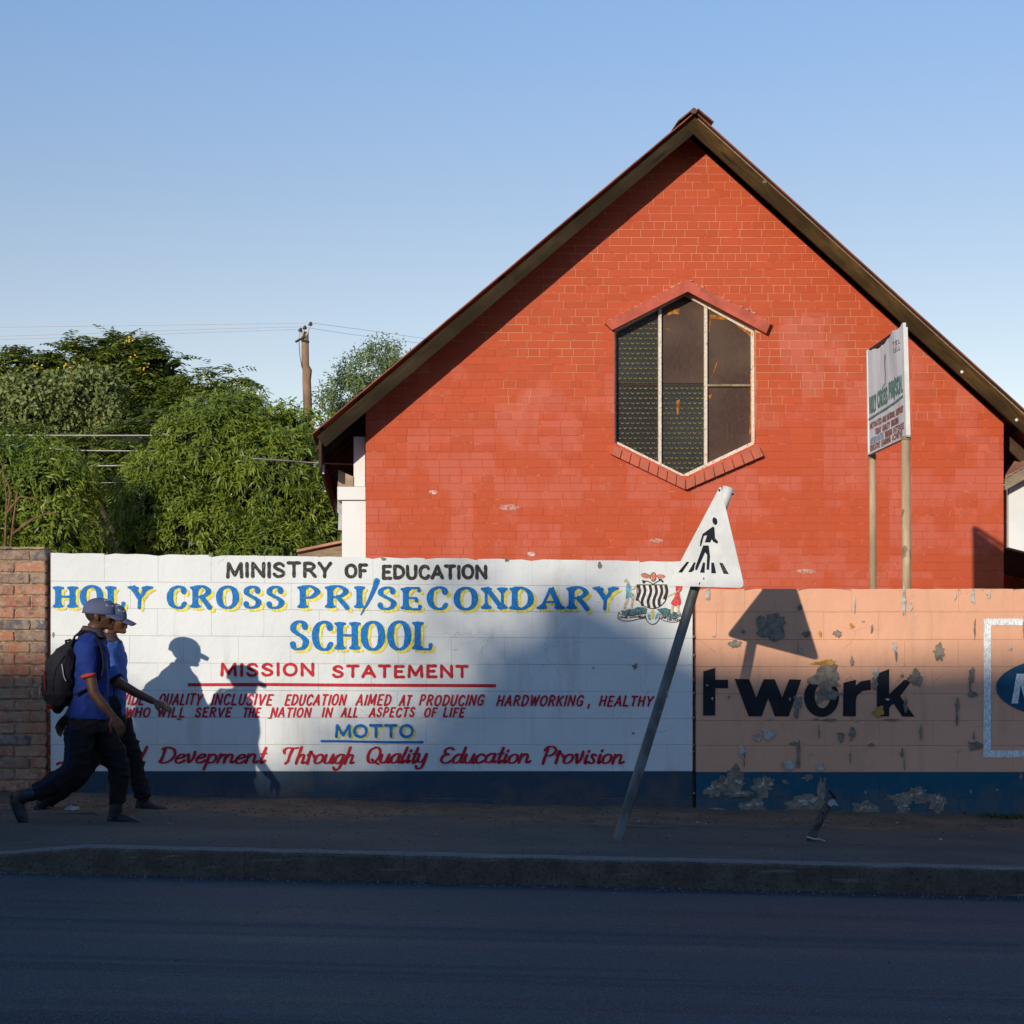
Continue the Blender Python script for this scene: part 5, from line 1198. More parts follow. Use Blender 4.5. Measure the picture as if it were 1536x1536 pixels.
# ------------------------------------------------------------------ trees
def lobes_px(L, d):  # (px,py,rx,ry,dd)
    s = F / d; return [(P(x, y, d+dd), rx/s, ry/s) for x, y, rx, ry, dd in L]
def tree_leaves(name, lobes, density, style, mat, parent, seed, depthf=.8, scale=1.0, inner=.25):
    r = np.random.RandomState(seed); C = []; Nn = []
    for c, rx, rz in lobes:
        ry = rx*depthf; area = (rx*rz + rx*ry + ry*rz)*4; n = int(area*density)
        v = r.normal(size=(n, 3)); v /= np.linalg.norm(v, axis=1)[:, None]
        v = v[(v[:, 1] < .35)]                        # the far side is never seen but keep a little of it
        rad = 1 - np.abs(r.normal(size=len(v)))*inner*.5
        lump = np.array([mnoise.noise(Vector(q*2.2) + Vector((seed, c.x, c.z))) for q in v]); rad += lump*.22
        p = v*rad[:, None]*np.array([rx, ry, rz]) + np.array(c)
        C.append(p); nn = v/np.array([rx, ry, rz]); nn /= np.linalg.norm(nn, axis=1)[:, None]; Nn.append(nn)
    C = np.concatenate(C); Nn = np.concatenate(Nn)
    # drop clusters buried inside another lobe
    keep = np.ones(len(C), bool)
    for c, rx, rz in lobes:
        q = (C - np.array(c))/np.array([rx, rx*depthf, rz]); keep &= (np.linalg.norm(q, axis=1) > .62)
    C, Nn = C[keep], Nn[keep]
    V_, F_ = [], []
    def leaves(base, direc, width_dir, ln, wd, droop):
        """vectorised 4-tri leaf"""
        n = len(base); g = np.array([0, 0, -1.0])
        p0 = base; p1 = base + direc*ln[:, None]*.38 + g*(droop*ln*.06)[:, None]; p2 = base + direc*ln[:, None]*.72 + g*(droop*ln*.22)[:, None]; p3 = base + direc*ln[:, None] + g*(droop*ln*.45)[:, None]
        w = width_dir*wd[:, None]
        vs = np.stack([p0, p1-w, p1+w, p2-w*.75, p2+w*.75, p3], 1); k = sum(len(x) for x in V_); V_.append(vs.reshape(-1, 3))
        idx = (np.arange(n)*6 + k)[:, None]
        F_.append(idx + np.array([0, 1, 2])); F_.append(idx + np.array([1, 3, 4])); F_.append(idx + np.array([1, 4, 2])); F_.append(idx + np.array([3, 5, 4]))
    n = len(C); rnd = lambda a, b, m=n: r.uniform(a, b, m)
    up = np.array([0, 0, 1.0])
    def nrmz(a): return a/np.maximum(1e-6, np.linalg.norm(a, axis=1))[:, None]
    if style == 'mango':
        for i in range(12):
            t = r.normal(size=(n, 3)); t -= (t*Nn).sum(1)[:, None]*Nn; t = nrmz(t)
            d = nrmz(Nn*rnd(.1, .9)[:, None] + t*.9 + up*rnd(-.6, .35)[:, None]); w = nrmz(np.cross(d, nrmz(Nn + r.normal(size=(n, 3))*.5)))
            leaves(C + r.normal(size=(n, 3))*.05*scale, d, w, rnd(.09, .175)*scale, rnd(.011, .019)*scale, rnd(.2, 1.2))
    elif style == 'frond':
        for f in range(5):
            t = r.normal(size=(n, 3)); t[:, 2] *= .3; d = nrmz(Nn*.5 + nrmz(t)*.9 + up*.12); side = nrmz(np.cross(d, up + r.normal(size=(n, 3))*.12)); L_ = rnd(.32, .55)*scale
            for k in range(5):
                s = (k+.6)/5; b = C + d*(L_*s)[:, None] - up*(L_*s*s*.35)[:, None]
                for sg in (-1, 1):
                    dd = nrmz(side*sg + d*.45 - up*.18); w = nrmz(np.cross(dd, up + r.normal(size=(n, 3))*.3))
                    leaves(b, dd, w, L_*.36*(1.1-.5*abs(s-.4)), L_*.055, rnd(.2, .8))
    elif style == 'small':
        for i in range(12):
            d = nrmz(r.normal(size=(n, 3)) + Nn*.6); w = nrmz(np.cross(d, r.normal(size=(n, 3))))
            leaves(C + r.normal(size=(n, 3))*.10*scale, d, w, rnd(.06, .11)*scale, rnd(.02, .035)*scale, rnd(.2, 1.2))
    elif style == 'fine':
        for i in range(3):
            tw = nrmz(r.normal(size=(n, 3)) + Nn*1.0 + up*.2); L_ = rnd(.25, .6)*scale
            for k in range(6):
                b = C + tw*(L_*(k+.5)/6)[:, None]; dd = nrmz(r.normal(size=(n, 3)) + tw*.5); w = nrmz(np.cross(dd, r.normal(size=(n, 3))))
                leaves(b, dd, w, rnd(.07, .13)*scale, rnd(.014, .024)*scale, rnd(.2, .8))
    V_ = np.concatenate(V_); F_ = np.concatenate(F_)
    me = bpy.data.meshes.new(name); me.vertices.add(len(V_)); me.vertices.foreach_set("co", V_.astype(np.float32).ravel())
    nf = len(F_); me.loops.add(nf*3); me.loops.foreach_set("vertex_index", F_.astype(np.int32).ravel())
    me.polygons.add(nf); me.polygons.foreach_set("loop_start", np.arange(0, nf*3, 3, dtype=np.int32)); me.update(calc_edges=True)
    o = link(name, me, mat, parent); return o, C
def inner_mass(name, lobes, parent, f=.80, depthf=.8, seed=0):  # solid filler in each lobe; its dark colour stands for shade inside the crown
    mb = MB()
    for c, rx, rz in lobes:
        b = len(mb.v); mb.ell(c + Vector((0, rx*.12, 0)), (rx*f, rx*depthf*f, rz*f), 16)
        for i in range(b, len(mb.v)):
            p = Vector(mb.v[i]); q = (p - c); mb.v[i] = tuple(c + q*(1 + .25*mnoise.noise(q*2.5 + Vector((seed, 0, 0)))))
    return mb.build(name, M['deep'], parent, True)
def trunk(parent, base, tips, r0, mat='bark'):
    mb = MB(); mid = base.lerp(tips[0], .45); mid.x += .1
    mb.tube([base, base.lerp(mid, .5) + Vector((.05, 0, 0)), mid], [r0*1.25, r0, r0*.85], 10)
    for t in tips: mb.tube([mid, mid.lerp(t, .5) + Vector((0, 0, .15)), t], [r0*.6, r0*.4, r0*.12], 7)
    return mb.build("trunk", M[mat], parent, True)
def tree(name, label, L, d, style, mat, dens, seed, inner=.25, depthf=.8, mass=.80, scale=1.0, r0=.16, flowers=None, branch=None, massmat=None):
    lb = lobes_px(L, d); c0 = lb[0][0]; base = Vector((c0.x, d, gz(c0.x) - .1))
    t = thing(name, label, "tree", tuple(base))
    o, C = tree_leaves("crown", lb, dens, style, M[mat], t, seed, depthf, scale, inner)
    if mass: inner_mass("crown_shade_core", lb, t, mass, depthf, seed)
    trunk(t, base, [q[0] for q in lb[:6]], r0)
    if flowers:
        r = random.Random(seed); mb = MB()
        for (px, py) in flowers:
            c = P(px, py, d - .9)
            for i in range(9): mb.ell(c + Vector((r.gauss(0, .07), r.gauss(0, .05), r.gauss(0, .05))), (.028, .02, .022), 6)
        mb.build("blossom", M['yflower'], t)
    return t
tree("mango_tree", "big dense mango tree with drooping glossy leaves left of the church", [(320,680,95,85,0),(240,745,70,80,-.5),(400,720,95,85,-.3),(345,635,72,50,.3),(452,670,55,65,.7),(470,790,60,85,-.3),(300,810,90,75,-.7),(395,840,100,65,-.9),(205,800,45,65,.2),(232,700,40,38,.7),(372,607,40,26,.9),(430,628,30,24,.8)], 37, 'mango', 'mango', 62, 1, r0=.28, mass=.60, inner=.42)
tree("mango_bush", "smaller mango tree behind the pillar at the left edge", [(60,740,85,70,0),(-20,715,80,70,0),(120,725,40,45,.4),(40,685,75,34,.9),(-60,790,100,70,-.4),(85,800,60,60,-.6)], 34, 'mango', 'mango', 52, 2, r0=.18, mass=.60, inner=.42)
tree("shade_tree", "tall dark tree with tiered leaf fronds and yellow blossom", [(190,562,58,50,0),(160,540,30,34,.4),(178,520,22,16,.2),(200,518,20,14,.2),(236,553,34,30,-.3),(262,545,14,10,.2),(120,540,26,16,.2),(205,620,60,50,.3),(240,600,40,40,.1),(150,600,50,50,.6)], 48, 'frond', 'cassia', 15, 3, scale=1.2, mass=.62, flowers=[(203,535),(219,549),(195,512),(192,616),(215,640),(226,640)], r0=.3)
tree("shade_tree", "small round-topped tree with separate leaf tufts between the tall tree and the mango tree", [(297,572,20,20,0),(290,592,30,24,.2),(350,568,18,14,.2),(352,588,24,20,.2),(320,608,44,26,.2),(268,620,40,40,.4)], 46, 'frond', 'cassia', 24, 4, scale=1.0, inner=.7, mass=0, r0=.16)
tree("shade_tree", "tiered leafy tree at the left edge with a bird above it", [(40,558,42,30,0),(25,540,16,10,0),(-20,570,55,40,.4),(72,548,22,14,.2),(-60,600,70,60,.3)], 47, 'frond', 'cassia', 16, 5, scale=1.1, mass=.6, flowers=[(58,552),(98,550),(44,646)], r0=.22)
tree("flat_topped_tree", "slender tree with flat fronds standing above the creeper", [(110,516,18,6,0),(96,528,16,6,0),(120,534,14,6,0),(90,540,14,7,.2),(106,546,18,8,0)], 47.5, 'frond', 'cassia', 22, 6, scale=1.0, mass=0, r0=.07)
tree("creeper_covered_tree", "pale grey-green creeper hanging over a tree behind the left bushes", [(60,606,65,42,0),(120,600,45,42,0),(10,616,55,42,0),(100,640,55,30,.3),(150,590,32,38,.4),(160,620,12,26,-.5)], 45, 'small', 'vine', 46, 7, scale=1.25, mass=.74, r0=.2)
tree("shade_tree", "low fronded tree filling the gap left of the mango tree", [(190,665,55,28,0),(110,695,55,38,0),(170,715,50,40,.4),(30,662,60,22,.5),(215,640,40,25,.3)], 42, 'frond', 'cassia', 13, 8, scale=.9, mass=.74, r0=.16)
tree("thorn_tree", "feathery grey-green thorn tree rising behind the church roof", [(560,562,48,26,0),(530,590,40,26,0),(600,585,60,40,.2),(505,604,26,16,.3),(575,620,75,40,.3),(575,532,26,14,0)], 52, 'fine', 'acacia', 110, 9, scale=.95, mass=0, inner=1.3, r0=.10)
tree("mango_tree", "dark dense tree filling the background behind the white wall", [(120,800,110,50,0),(130,735,75,55,0),(-20,780,110,60,0),(250,790,90,60,.5),(420,800,120,80,.5),(540,790,60,70,.4)], 43, 'mango', 'mango', 14, 10, scale=1.2, mass=.9, r0=.3)
# bare dry branches in front of the left bush
br_ = thing("bare_sapling", "bare reddish sapling stems against the bushes at the left edge", "tree", (P(8, 830, 20).x, 20, 0))
mb = MB()
for q in ([(6,900),(8,800),(10,750),(4,700),(-4,680)], [(9,780),(16,740),(12,725),(2,705)], [(14,840),(20,780),(26,738)], [(10,770),(30,745),(50,748),(62,755)], [(20,800),(50,778),(75,768),(90,775)]):
    mb.tube([P(x, y, 19.8) for x, y in q], [.013, .011, .008, .005, .003][:len(q)], 6)
mb.build("trunk", M["sapling"], br_, True)
# bird
bird = thing("bird", "small dark bird perched above the tree at the far left", "bird", tuple(P(22, 530, 45)))
mb = MB(); c = P(22.5, 524.5, 44.6); mb.ell(c, (.058, .038, .041), 10, Matrix.Rotation(-.7, 3, 'Y')); mb.ell(c + Vector((.045, 0, .045)), (.026, .023, .026), 8)
mb.tube([c + Vector((.05, 0, .037)), c + Vector((.075, 0, .03))], [.006, .001], 5); mb.tube([c + Vector((-.03, 0, -.02)), c + Vector((-.10, 0, -.08))], [(.02, .008), (.02, .003)], 6); mb.tube([c, c + Vector((0, 0, -.06))], .004, 4)
remesh(mb, "body", .006, 1, M['hair'], bird)

# ------------------------------------------------------------------ small things on the verge
rng = random.Random(9)
mb = MB(); c = P(109, 1217, 13.55)
q = MB(); q.ell(c + Vector((0, 0, .012)), (.058, .045, .024), 16)
for i in range(len(q.v)): p = Vector(q.v[i]); q.v[i] = tuple(p + Vector((1, 1, .6))*.02*mnoise.noise(p*22))
tag(q.build("plastic_bag", M['litter'], None, True), "crumpled whitish plastic bag on the verge behind the walkers' feet", "litter")
scr = [(958,1233,3),(1047,1234,3),(1059,1237,3),(1411,1260,5),(1345,1235,4),(1046,1235,4),(1360,1299,3),(1318,1245,3),(1172,1230,5)]
for i, (px, py, w) in enumerate(scr[:7]):
    s = (py - CY)/(HC + .03); d = F/s; c = P(px, py, d); q = MB(); w_ = w/s*.5
    q.prism([c + Vector((math.cos(a)*w_*rng.uniform(.6, 1.2), math.sin(a)*w_*rng.uniform(.5, 1), rng.uniform(0, .008))) for a in np.linspace(0, 2*math.pi, 7)[:-1]], Vector((0, 0, .006)))
    lab = ["tiny pale paper scrap on the dirt just right of the leaning sign pole", "tiny pale paper scrap at the foot of the joint between the walls", "tiny pale paper scrap right of the wall joint, the lower one", "small white scrap on the footpath at the right below the blue base", "small pale scrap on dirt under the peeling base at right", "tiny flake beside the paper scrap at the wall joint", "small pale scrap near the kerb at the right"][i]
    tag(q.build("paper_scrap", M['litter']), lab, "litter", "scraps of litter along the footpath")
wd_ = thing("weed_tuft", "low green weeds growing against the blue wall base at the right", "weed", tuple(P(1495, 1232, 14.3)))
r = np.random.RandomState(4); mb = MB()
for i in range(150):
    px = 1495 + r.normal()*20; c = Vector((wx(px), 14.36 + r.normal()*.05, gz(wx(px)) + .01)); a = r.uniform(0, 6.28); l = r.uniform(.03, .08); d_ = Vector((math.cos(a)*.8, math.sin(a)*.8, r.uniform(.2, 1))).normalized()*l; w = d_.cross(Vector((0, 0, 1))).normalized()*.008
    mb.add([c, c + d_*.5 + w, c + d_, c + d_*.5 - w], [(0, 1, 2, 3)])
mb.build("leaves", M['weed'], wd_)
peb = MB()
for i in range(2200):
    y = rng.uniform(13.4, 14.45) if rng.random() < .6 else rng.uniform(YK + .2, 13.4); x = rng.uniform(-3, 5.4); s = rng.uniform(.003, .011)*(1 if y > 13.4 else .7)
    zz = (zdirt(x, y) if y > 13.4 else zpave(x, y)); c = Vector((x, y, zz + s*.3)); peb.ell(c, (s, s*.8, s*.6), 5)
o = peb.build("gravel", M['kerb'])
gut = MB()
for i in range(900):
    x = rng.uniform(-2.6, 4.6); y = YK - .03 - abs(rng.gauss(0, .10)) if rng.random() < .8 else rng.uniform(8, YK); s = rng.uniform(.002, .008); gut.ell((x, y, zroad(x, y) + s*.3), (s, s*.8, s*.6), 5)
tag(gut.build("gutter_gravel", M['gritpale']), "fine grit lying in the gutter along the kerb", None, kind='stuff')
lv = MB()
for i in range(140):
    y = rng.uniform(13.5, 14.45) if rng.random() < .55 else rng.uniform(YK + .15, 13.5); x = rng.uniform(-3, 5.4); a = rng.uniform(0, 6.28); zz = (zdirt(x, y) if y > 13.4 else zpave(x, y)) + .004; l_ = rng.uniform(.012, .035); d_ = Vector((math.cos(a), math.sin(a), 0))*l_; w_ = Vector((-math.sin(a), math.cos(a), 0))*l_*.3
    c = Vector((x, y, zz)); lv.add([c - d_, c + w_, c + d_ + Vector((0, 0, .006)), c - w_], [(0, 1, 2, 3)])
tag(lv.build("fallen_leaves", M['dryleaf']), "dry fallen leaves scattered on the verge and footpath", None, kind='stuff'); tag(o, "loose pebbles and grit on the verge and footpath", None, kind='stuff')

# ------------------------------------------------------------------ unseen building and tree added behind the camera to throw the street into shade
BD = 36.5
prof = [(-5200,985),(60,985),(120,1000),(165,1060),(205,1150),(235,1176),(480,1176),(560,1150),(640,1085),(720,1010),(780,945),(820,905),(860,890),(915,905),(985,955),(1045,985),(1250,1003),(1400,992),(1640,982),(9500,975)]
def back(px, py): return Vector((wx(px) - SUN_DX*BD, DW - BD, wz(py) + SUN_DZ*BD))
row = thing("unseen_shade_building", "unseen building across the street, its parapet outline shaped to cast the street shade", "building", (-17, -23, 0))
top = [back(x, y) for x, y in prof]
mb = MB(); poly_ = [Vector((top[0].x, DW-BD, -1)), Vector((top[-1].x, DW-BD, -1))] + list(reversed(top)); mb.prism(poly_, Vector((0, -9, 0))); mb.build("wall", M['renderworn'], row)
tr_ = thing("unseen_shade_tree", "unseen leafy tree added across the street to soften the shadow on the wall", "tree", tuple(back(640, 1000).xy) + (0,))
lb = []  # added lobes, placed to soften the shadow edge on the wall
for (px, py, r_) in ((560,1120,75),(500,1160,50),(630,1050,75),(700,985,70),(760,930,60),(820,900,48),(870,885,40),(920,905,30)):
    c = back(px, py); c.y += 1.6; c.x += SUN_DX*1.6; c.z -= SUN_DZ*1.6; lb.append((c, r_/200, r_/200))
tree_leaves("crown", lb, 14, 'small', M['cassia'], tr_, 31, .8, 2.0, 1.2)
trunk(tr_, Vector((lb[3][0].x, lb[3][0].y, -.1)), [q[0] for q in lb[:7:3]], .12)
for i in range(22):
    x = top[0].x + 2 + i*3.1
    for zf_ in (1.0, 4.6, 8.0):
        m2 = MB(); m2.box((x, DW-BD+.02, zf_), (x+.8, DW-BD+.06, zf_+1.3)); m2.build("window", M['frame'], row)
# ------------------------------------------------------------------ people
def hand(mb, wrist, d, palmn, size=1.0, curl=.5, spread=.25):
    """wrist point, pointing direction d, palm normal palmn (fingers curl towards it)"""
    d = d.normalized(); n = (palmn - d*palmn.dot(d)).normalized(); s = d.cross(n).normalized()
    pl = .085*size
    mb.tube([wrist, wrist + d*pl*.35, wrist + d*pl*.8, wrist + d*pl], [(.018*size, .024*size), (.017*size, .036*size), (.015*size, .041*size), (.011*size, .037*size)], 12, lat=s, round_=.4)
    for i, (o, L_) in enumerate(((-.030, .068), (-.010, .078), (.010, .073), (.029, .056))):
        b = wrist + d*pl*.93 + s*o*size; a = (d + s*(o*spread*9)).normalized(); c = curl*(1 + .12*i); pts = [b]; cur = b
        for j, f in enumerate((.45, .30, .25)):
            ang = c*(.5 + .55*j); dd = (a*math.cos(ang) + n*math.sin(ang)); cur = cur + dd*L_*f*size; pts.append(cur)
        mb.tube(pts, [.0092*size, .0088*size, .0080*size, .0068*size], 8, lat=s, round_=.7)
    b = wrist + d*pl*.22 - s*.026*size; t1 = (d*.7 - s*.75 + n*.35).normalized(); t2 = (d*.95 - s*.25 + n*.35).normalized()
    mb.tube([b, b + t1*.030*size, b + t1*.030*size + t2*.030*size, b + t1*.030*size + t2*.052*size], [.0135*size, .0115*size, .0098*size, .0078*size], 8, round_=.7)

def person(cfg):
    d0 = cfg['d']; sc = F/d0; S = cfg.get('s', 1.0)
    def Q(px, py, dy=0.0):
        p = P(px, py, d0); p.y += dy; return p
    t = thing("person", cfg['label'], "person", tuple(Q(*cfg['base'])))
    # --- body: one continuous surface (head, neck, arms, hands, legs under the clothes)
    mb = MB(); hx, hy = cfg['head']; hs = 1.0
    h = Q(hx, hy)
    X = lambda dx, dy, dz: h + Vector((dx, dy, dz))*cfg.get('hs', 1.0)
    mb.ell(X(-.004, 0, .018), (.096, .076, .088), 22)
    mb.ell(X(.020, 0, -.022), (.075, .064, .072), 20)
    mb.tube([X(-.02, 0, -.03), X(.035, 0, -.062), X(.072, 0, -.086)], [(.05, .060), (.042, .050), (.021, .028)], 14, lat=(0, 1, 0), round_=.8)   # jaw
    mb.ell(X(.076, 0, -.088), (.020, .024, .017), 10)                                              # chin
    mb.ell(X(.080, 0, .022), (.016, .055, .016), 12)                                               # brow
    mb.tube([X(.086, 0, .010), X(.096, 0, -.012), X(.105, 0, -.026)], [(.008, .010), (.011, .013), (.013, .017)], 10, lat=(0, 1, 0), round_=.8)  # nose
    for s in (-1, 1):
        mb.ell(X(.095, s*.014, -.029), (.012, .010, .009), 8)                                     # nostril wings
        mb.ell(X(.066, s*.045, -.018), (.022, .020, .020), 10)                                    # cheek
        e = MB(); e.ell((0, 0, 0), (.019, .008, .031), 12); mb.add([X(-.012, s*.079, -.014) + Matrix.Rotation(-.2, 3, 'Y') @ Vector(v) for v in e.v], e.f)   # ear
    mb.ell(X(.091, 0, -.051), (.014, .024, .0075), 10); mb.ell(X(.089, 0, -.063), (.013, .021, .008), 10)   # lips
    nk0, nk1 = Q(*cfg['neck'][0]), Q(*cfg['neck'][1]); mb.tube([nk0, nk0.lerp(nk1, .5), nk1], [(.056, .052), (.053, .053), (.062, .075)], 16, lat=(0, 1, 0), round_=.3)
    tr = cfg['torso']
    mb.tube([Q(x, y) for x, y, ru, rv in tr], [(ru*.80, rv*.84) for x, y, ru, rv in tr], 18, lat=(0, 1, 0), round_=.4)
    for a in cfg['arms']:
        pts = [Q(*p) for p in a['pts']]; mb.tube(pts, a['r'], 14, lat=(0, 1, 0), round_=.2)
        hd = a['hand']; hand(mb, pts[-1], Q(*hd[0]) - pts[-1], Vector(hd[1]), hd[2], hd[3], hd[4])
    for l in cfg['legs']:
        mb.tube([Q(*p[:3]) for p in l], [(p[3]*.72, p[4]*.72) for p in l], 12, lat=(0, 1, 0))
    body = remesh(mb, "body", .0048, 3, M[cfg['skin']], t)
    # --- eyes
    for s in (-1, 1):
        MB().ell(X(.0745, s*.031, .0015), (.012, .012, .0095), 12).build("eye", M['eyew'], t, True)
        MB().ell(X(.0825, s*.032, .0010), (.0055, .0062, .0062), 10).build("pupil", M['hair'], t, True)
    hb = MB(); hb.ell(X(-.010, 0, .020), (.0935, .0775, .0865), 22)
    remesh(hb, "hair", .006, 2, M['hair'], t)
    # --- shirt
    mb = MB()
    mb.tube([Q(x, y) for x, y, ru, rv in tr], [(ru, rv) for x, y, ru, rv in tr], 28, lat=(0, 1, 0))
    for s in cfg['sleeves']:
        mb.tube([Q(*p) for p in s['pts']], s['r'], 18, lat=(0, 1, 0))
    remesh(mb, "shirt", .009, 3, M[cfg['shirt']], t, .016, (5.5, 5, 5))
    for s in cfg['sleeves']:
        a, b = Q(*s['pts'][-2]), Q(*s['pts'][-1]); u = (b-a).normalized(); ru = s['r'][-1]
        ru = ru if isinstance(ru, tuple) else (ru, ru)
        MB().tube([b - u*.014, b + u*.006], [(ru[0]*1.05, ru[1]*1.05), (ru[0]*1.03, ru[1]*1.03)], 18, lat=(0, 1, 0)).build("sleeve_cuff", M[s['cuff']], t, True)
    # collar: folded band round the neck with a pointed front
    mb = MB(); col = cfg['collar']; n = 28; ringv = []
    cA, cB = Q(*col[0]), Q(*col[1])
    prof_ = [(0, .060, .062), (.3, .070, .074), (.6, .082, .092), (1.0, .100, .118)]
    for (f, ru, rv) in prof_:
        for j in range(n):
            a = 2*math.pi*j/n; c = cA.lerp(cB, f); drop = .018*max(0, math.cos(a))**2*f
            ringv.append(c + Vector((math.cos(a)*ru*1.0, math.sin(a)*rv, -drop + .010*math.cos(a)*-1*(1-f))))
    mb.add(ringv, [(i*n+j, i*n+(j+1) % n, (i+1)*n+(j+1) % n, (i+1)*n+j) for i in range(3) for j in range(n)])
    o = mb.build("collar", M['collar'], t, True); sm = o.modifiers.new("thick", 'SOLIDIFY'); sm.thickness = .005
    for s in (-1, 1):
        q = Q(*col[2]); f_ = [q + Vector((-.045, s*.050, .028)), q + Vector((.002, s*.020, .034)), q + Vector((.020, s*.034, -.028)), q + Vector((-.030, s*.064, -.018))]
        MB().prism(f_, Vector((-.006, -s*.004, -.004))).build("collar_point", M['collar'], t)
    # --- trousers
    mb = MB(); pv = cfg['pelvis']; mb.tube([Q(x, y) for x, y, ru, rv in pv], [(ru, rv) for x, y, ru, rv in pv], 22, lat=(0, 1, 0))
    for l in cfg['legs']:
        mb.tube([Q(*p[:3]) for p in l], [(p[3], p[4]) for p in l], 18, lat=(0, 1, 0))
    remesh(mb, "trousers", .009, 3, M['trouser'], t, .020, (5, 5, 7))
    if 'stripe' in cfg:
        l = cfg['stripe']; pts = [Q(*p) for p in l]; q = []
        for a, b in zip(pts, pts[1:]):
            for k in range(4): q.append(a.lerp(b, k/4))
        q.append(pts[-1]); MB().tube(q, [(.0035, .003)]*len(q), 6, lat=(0, 1, 0)).build("trouser_piping", M['stripe'], t, True)
    # --- boots
    for b in cfg['boots']:
        bo = MB(); bo.tube([Q(*p[:3]) for p in b['shaft']], [(p[3], p[4]) for p in b['shaft']], 16, lat=(0, 1, 0), round_=.2)
        pts = [Q(*p[:3]) for p in b['foot']]; bo.tube(pts, [(p[3], p[4]) for p in b['foot']], 16, lat=(0, 1, 0), round_=.7)
        bt_ = remesh(bo, "boot", .006, 2, M['boot'], t, .004, (18, 18, 18))
        so = MB(); sp = [Q(*p) for p in b['sole']]
        so.tube(sp, [(b['st'], w) for w in b['sw']], 12, lat=(0, 1, 0), round_=.8); so.build("sole", M['sole'], bt_, True)
        lc = MB()
        for k in range(5):
            a, c_ = Q(*b['lace'][0]), Q(*b['lace'][1]); m_ = a.lerp(c_, k/4); lc.tube([m_ + Vector((-.004, -.026, 0)), m_ + Vector((.008, 0, .004)), m_ + Vector((-.004, .026, 0))], .0028, 5)
        lc.build("laces", M['collar'], bt_)
    # --- cap
    cp = cfg['cap']; c0 = Q(*cp['c']); rx, ry, rz = cp['r']; tl_ = cp['tilt']; RM = Matrix.Rotation(tl_, 3, 'Y')
    mb = MB(); n = 32; m_ = 12; vs = []
    for i in range(m_+1):
        th = math.pi/2*i/m_
        for j in range(n):
            a = 2*math.pi*j/n; sq = 1 - .03*(abs(math.cos(3*a)) if i > 2 else 0)*.5
            p = Vector((math.sin(th)**.82*math.cos(a)*rx*sq, math.sin(th)**.82*math.sin(a)*ry*sq, math.cos(th)*rz*(1 + .05*math.cos(a)*math.sin(th))))
            vs.append(c0 + RM @ p)
    for j in range(n):
        a = 2*math.pi*j/n; vs.append(c0 + RM @ Vector((math.cos(a)*rx*1.01, math.sin(a)*ry*1.01, -.016)))
    mb.add(vs, [(i*n+j, (i+1)*n+j, (i+1)*n+(j+1) % n, i*n+(j+1) % n) for i in range(m_+1) for j in range(n)])
    co = mb.build("cap", M['cap'], t, True); q = co.modifiers.new("thick", 'SOLIDIFY'); q.thickness = .004
    co["label"] = "dark blue baseball cap"
    mb = MB(); bl_ = cp['bill']; nu, nv = 8, 12; vs = []
    for i in range(nu+1):
        u = i/nu
        for j in range(nv+1):
            v = -1 + 2*j/nv; w = .078*math.sqrt(max(0, 1 - (u*.86)**2.6))
            x = rx*.93*math.sqrt(max(0.02, 1 - (v*w/ry)**2))*.98 + u*bl_[0]*math.sqrt(max(.1, 1 - .35*v*v)); z = -.006 - bl_[1]*u**1.3 - .020*v*v*(.5+.5*u)
            vs.append(c0 + RM @ Vector((x, v*w, z)))
    mb.add(vs, [(i*(nv+1)+j, (i+1)*(nv+1)+j, (i+1)*(nv+1)+j+1, i*(nv+1)+j+1) for i in range(nu) for j in range(nv)])
    b_ = mb.build("bill", M['cap'], co, True); q = b_.modifiers.new("thick", 'SOLIDIFY'); q.thickness = .006
    MB().ell(c0 + RM @ Vector((0, 0, rz + .001)), (.008, .008, .005), 8).build("button", M['cap'], co)
    mb = MB(); a0, a1 = cp['logo']; f_ = []
    for (az, el) in ((a0, .28), (a1, .28), (a1, .68), (a0, .68)):
        az_ = R(az); th = math.pi/2*(1-el); p = Vector((math.sin(th)**.82*math.cos(az_)*rx*1.012, math.sin(th)**.82*math.sin(az_)*ry*1.012, math.cos(th)*rz*1.012)); f_.append(c0 + RM @ p)
    nn = (f_[1]-f_[0]).cross(f_[3]-f_[0]).normalized(); mb.prism(f_, nn*.003); mb.build("cap_badge", M['logo'], co)
    return t, Q

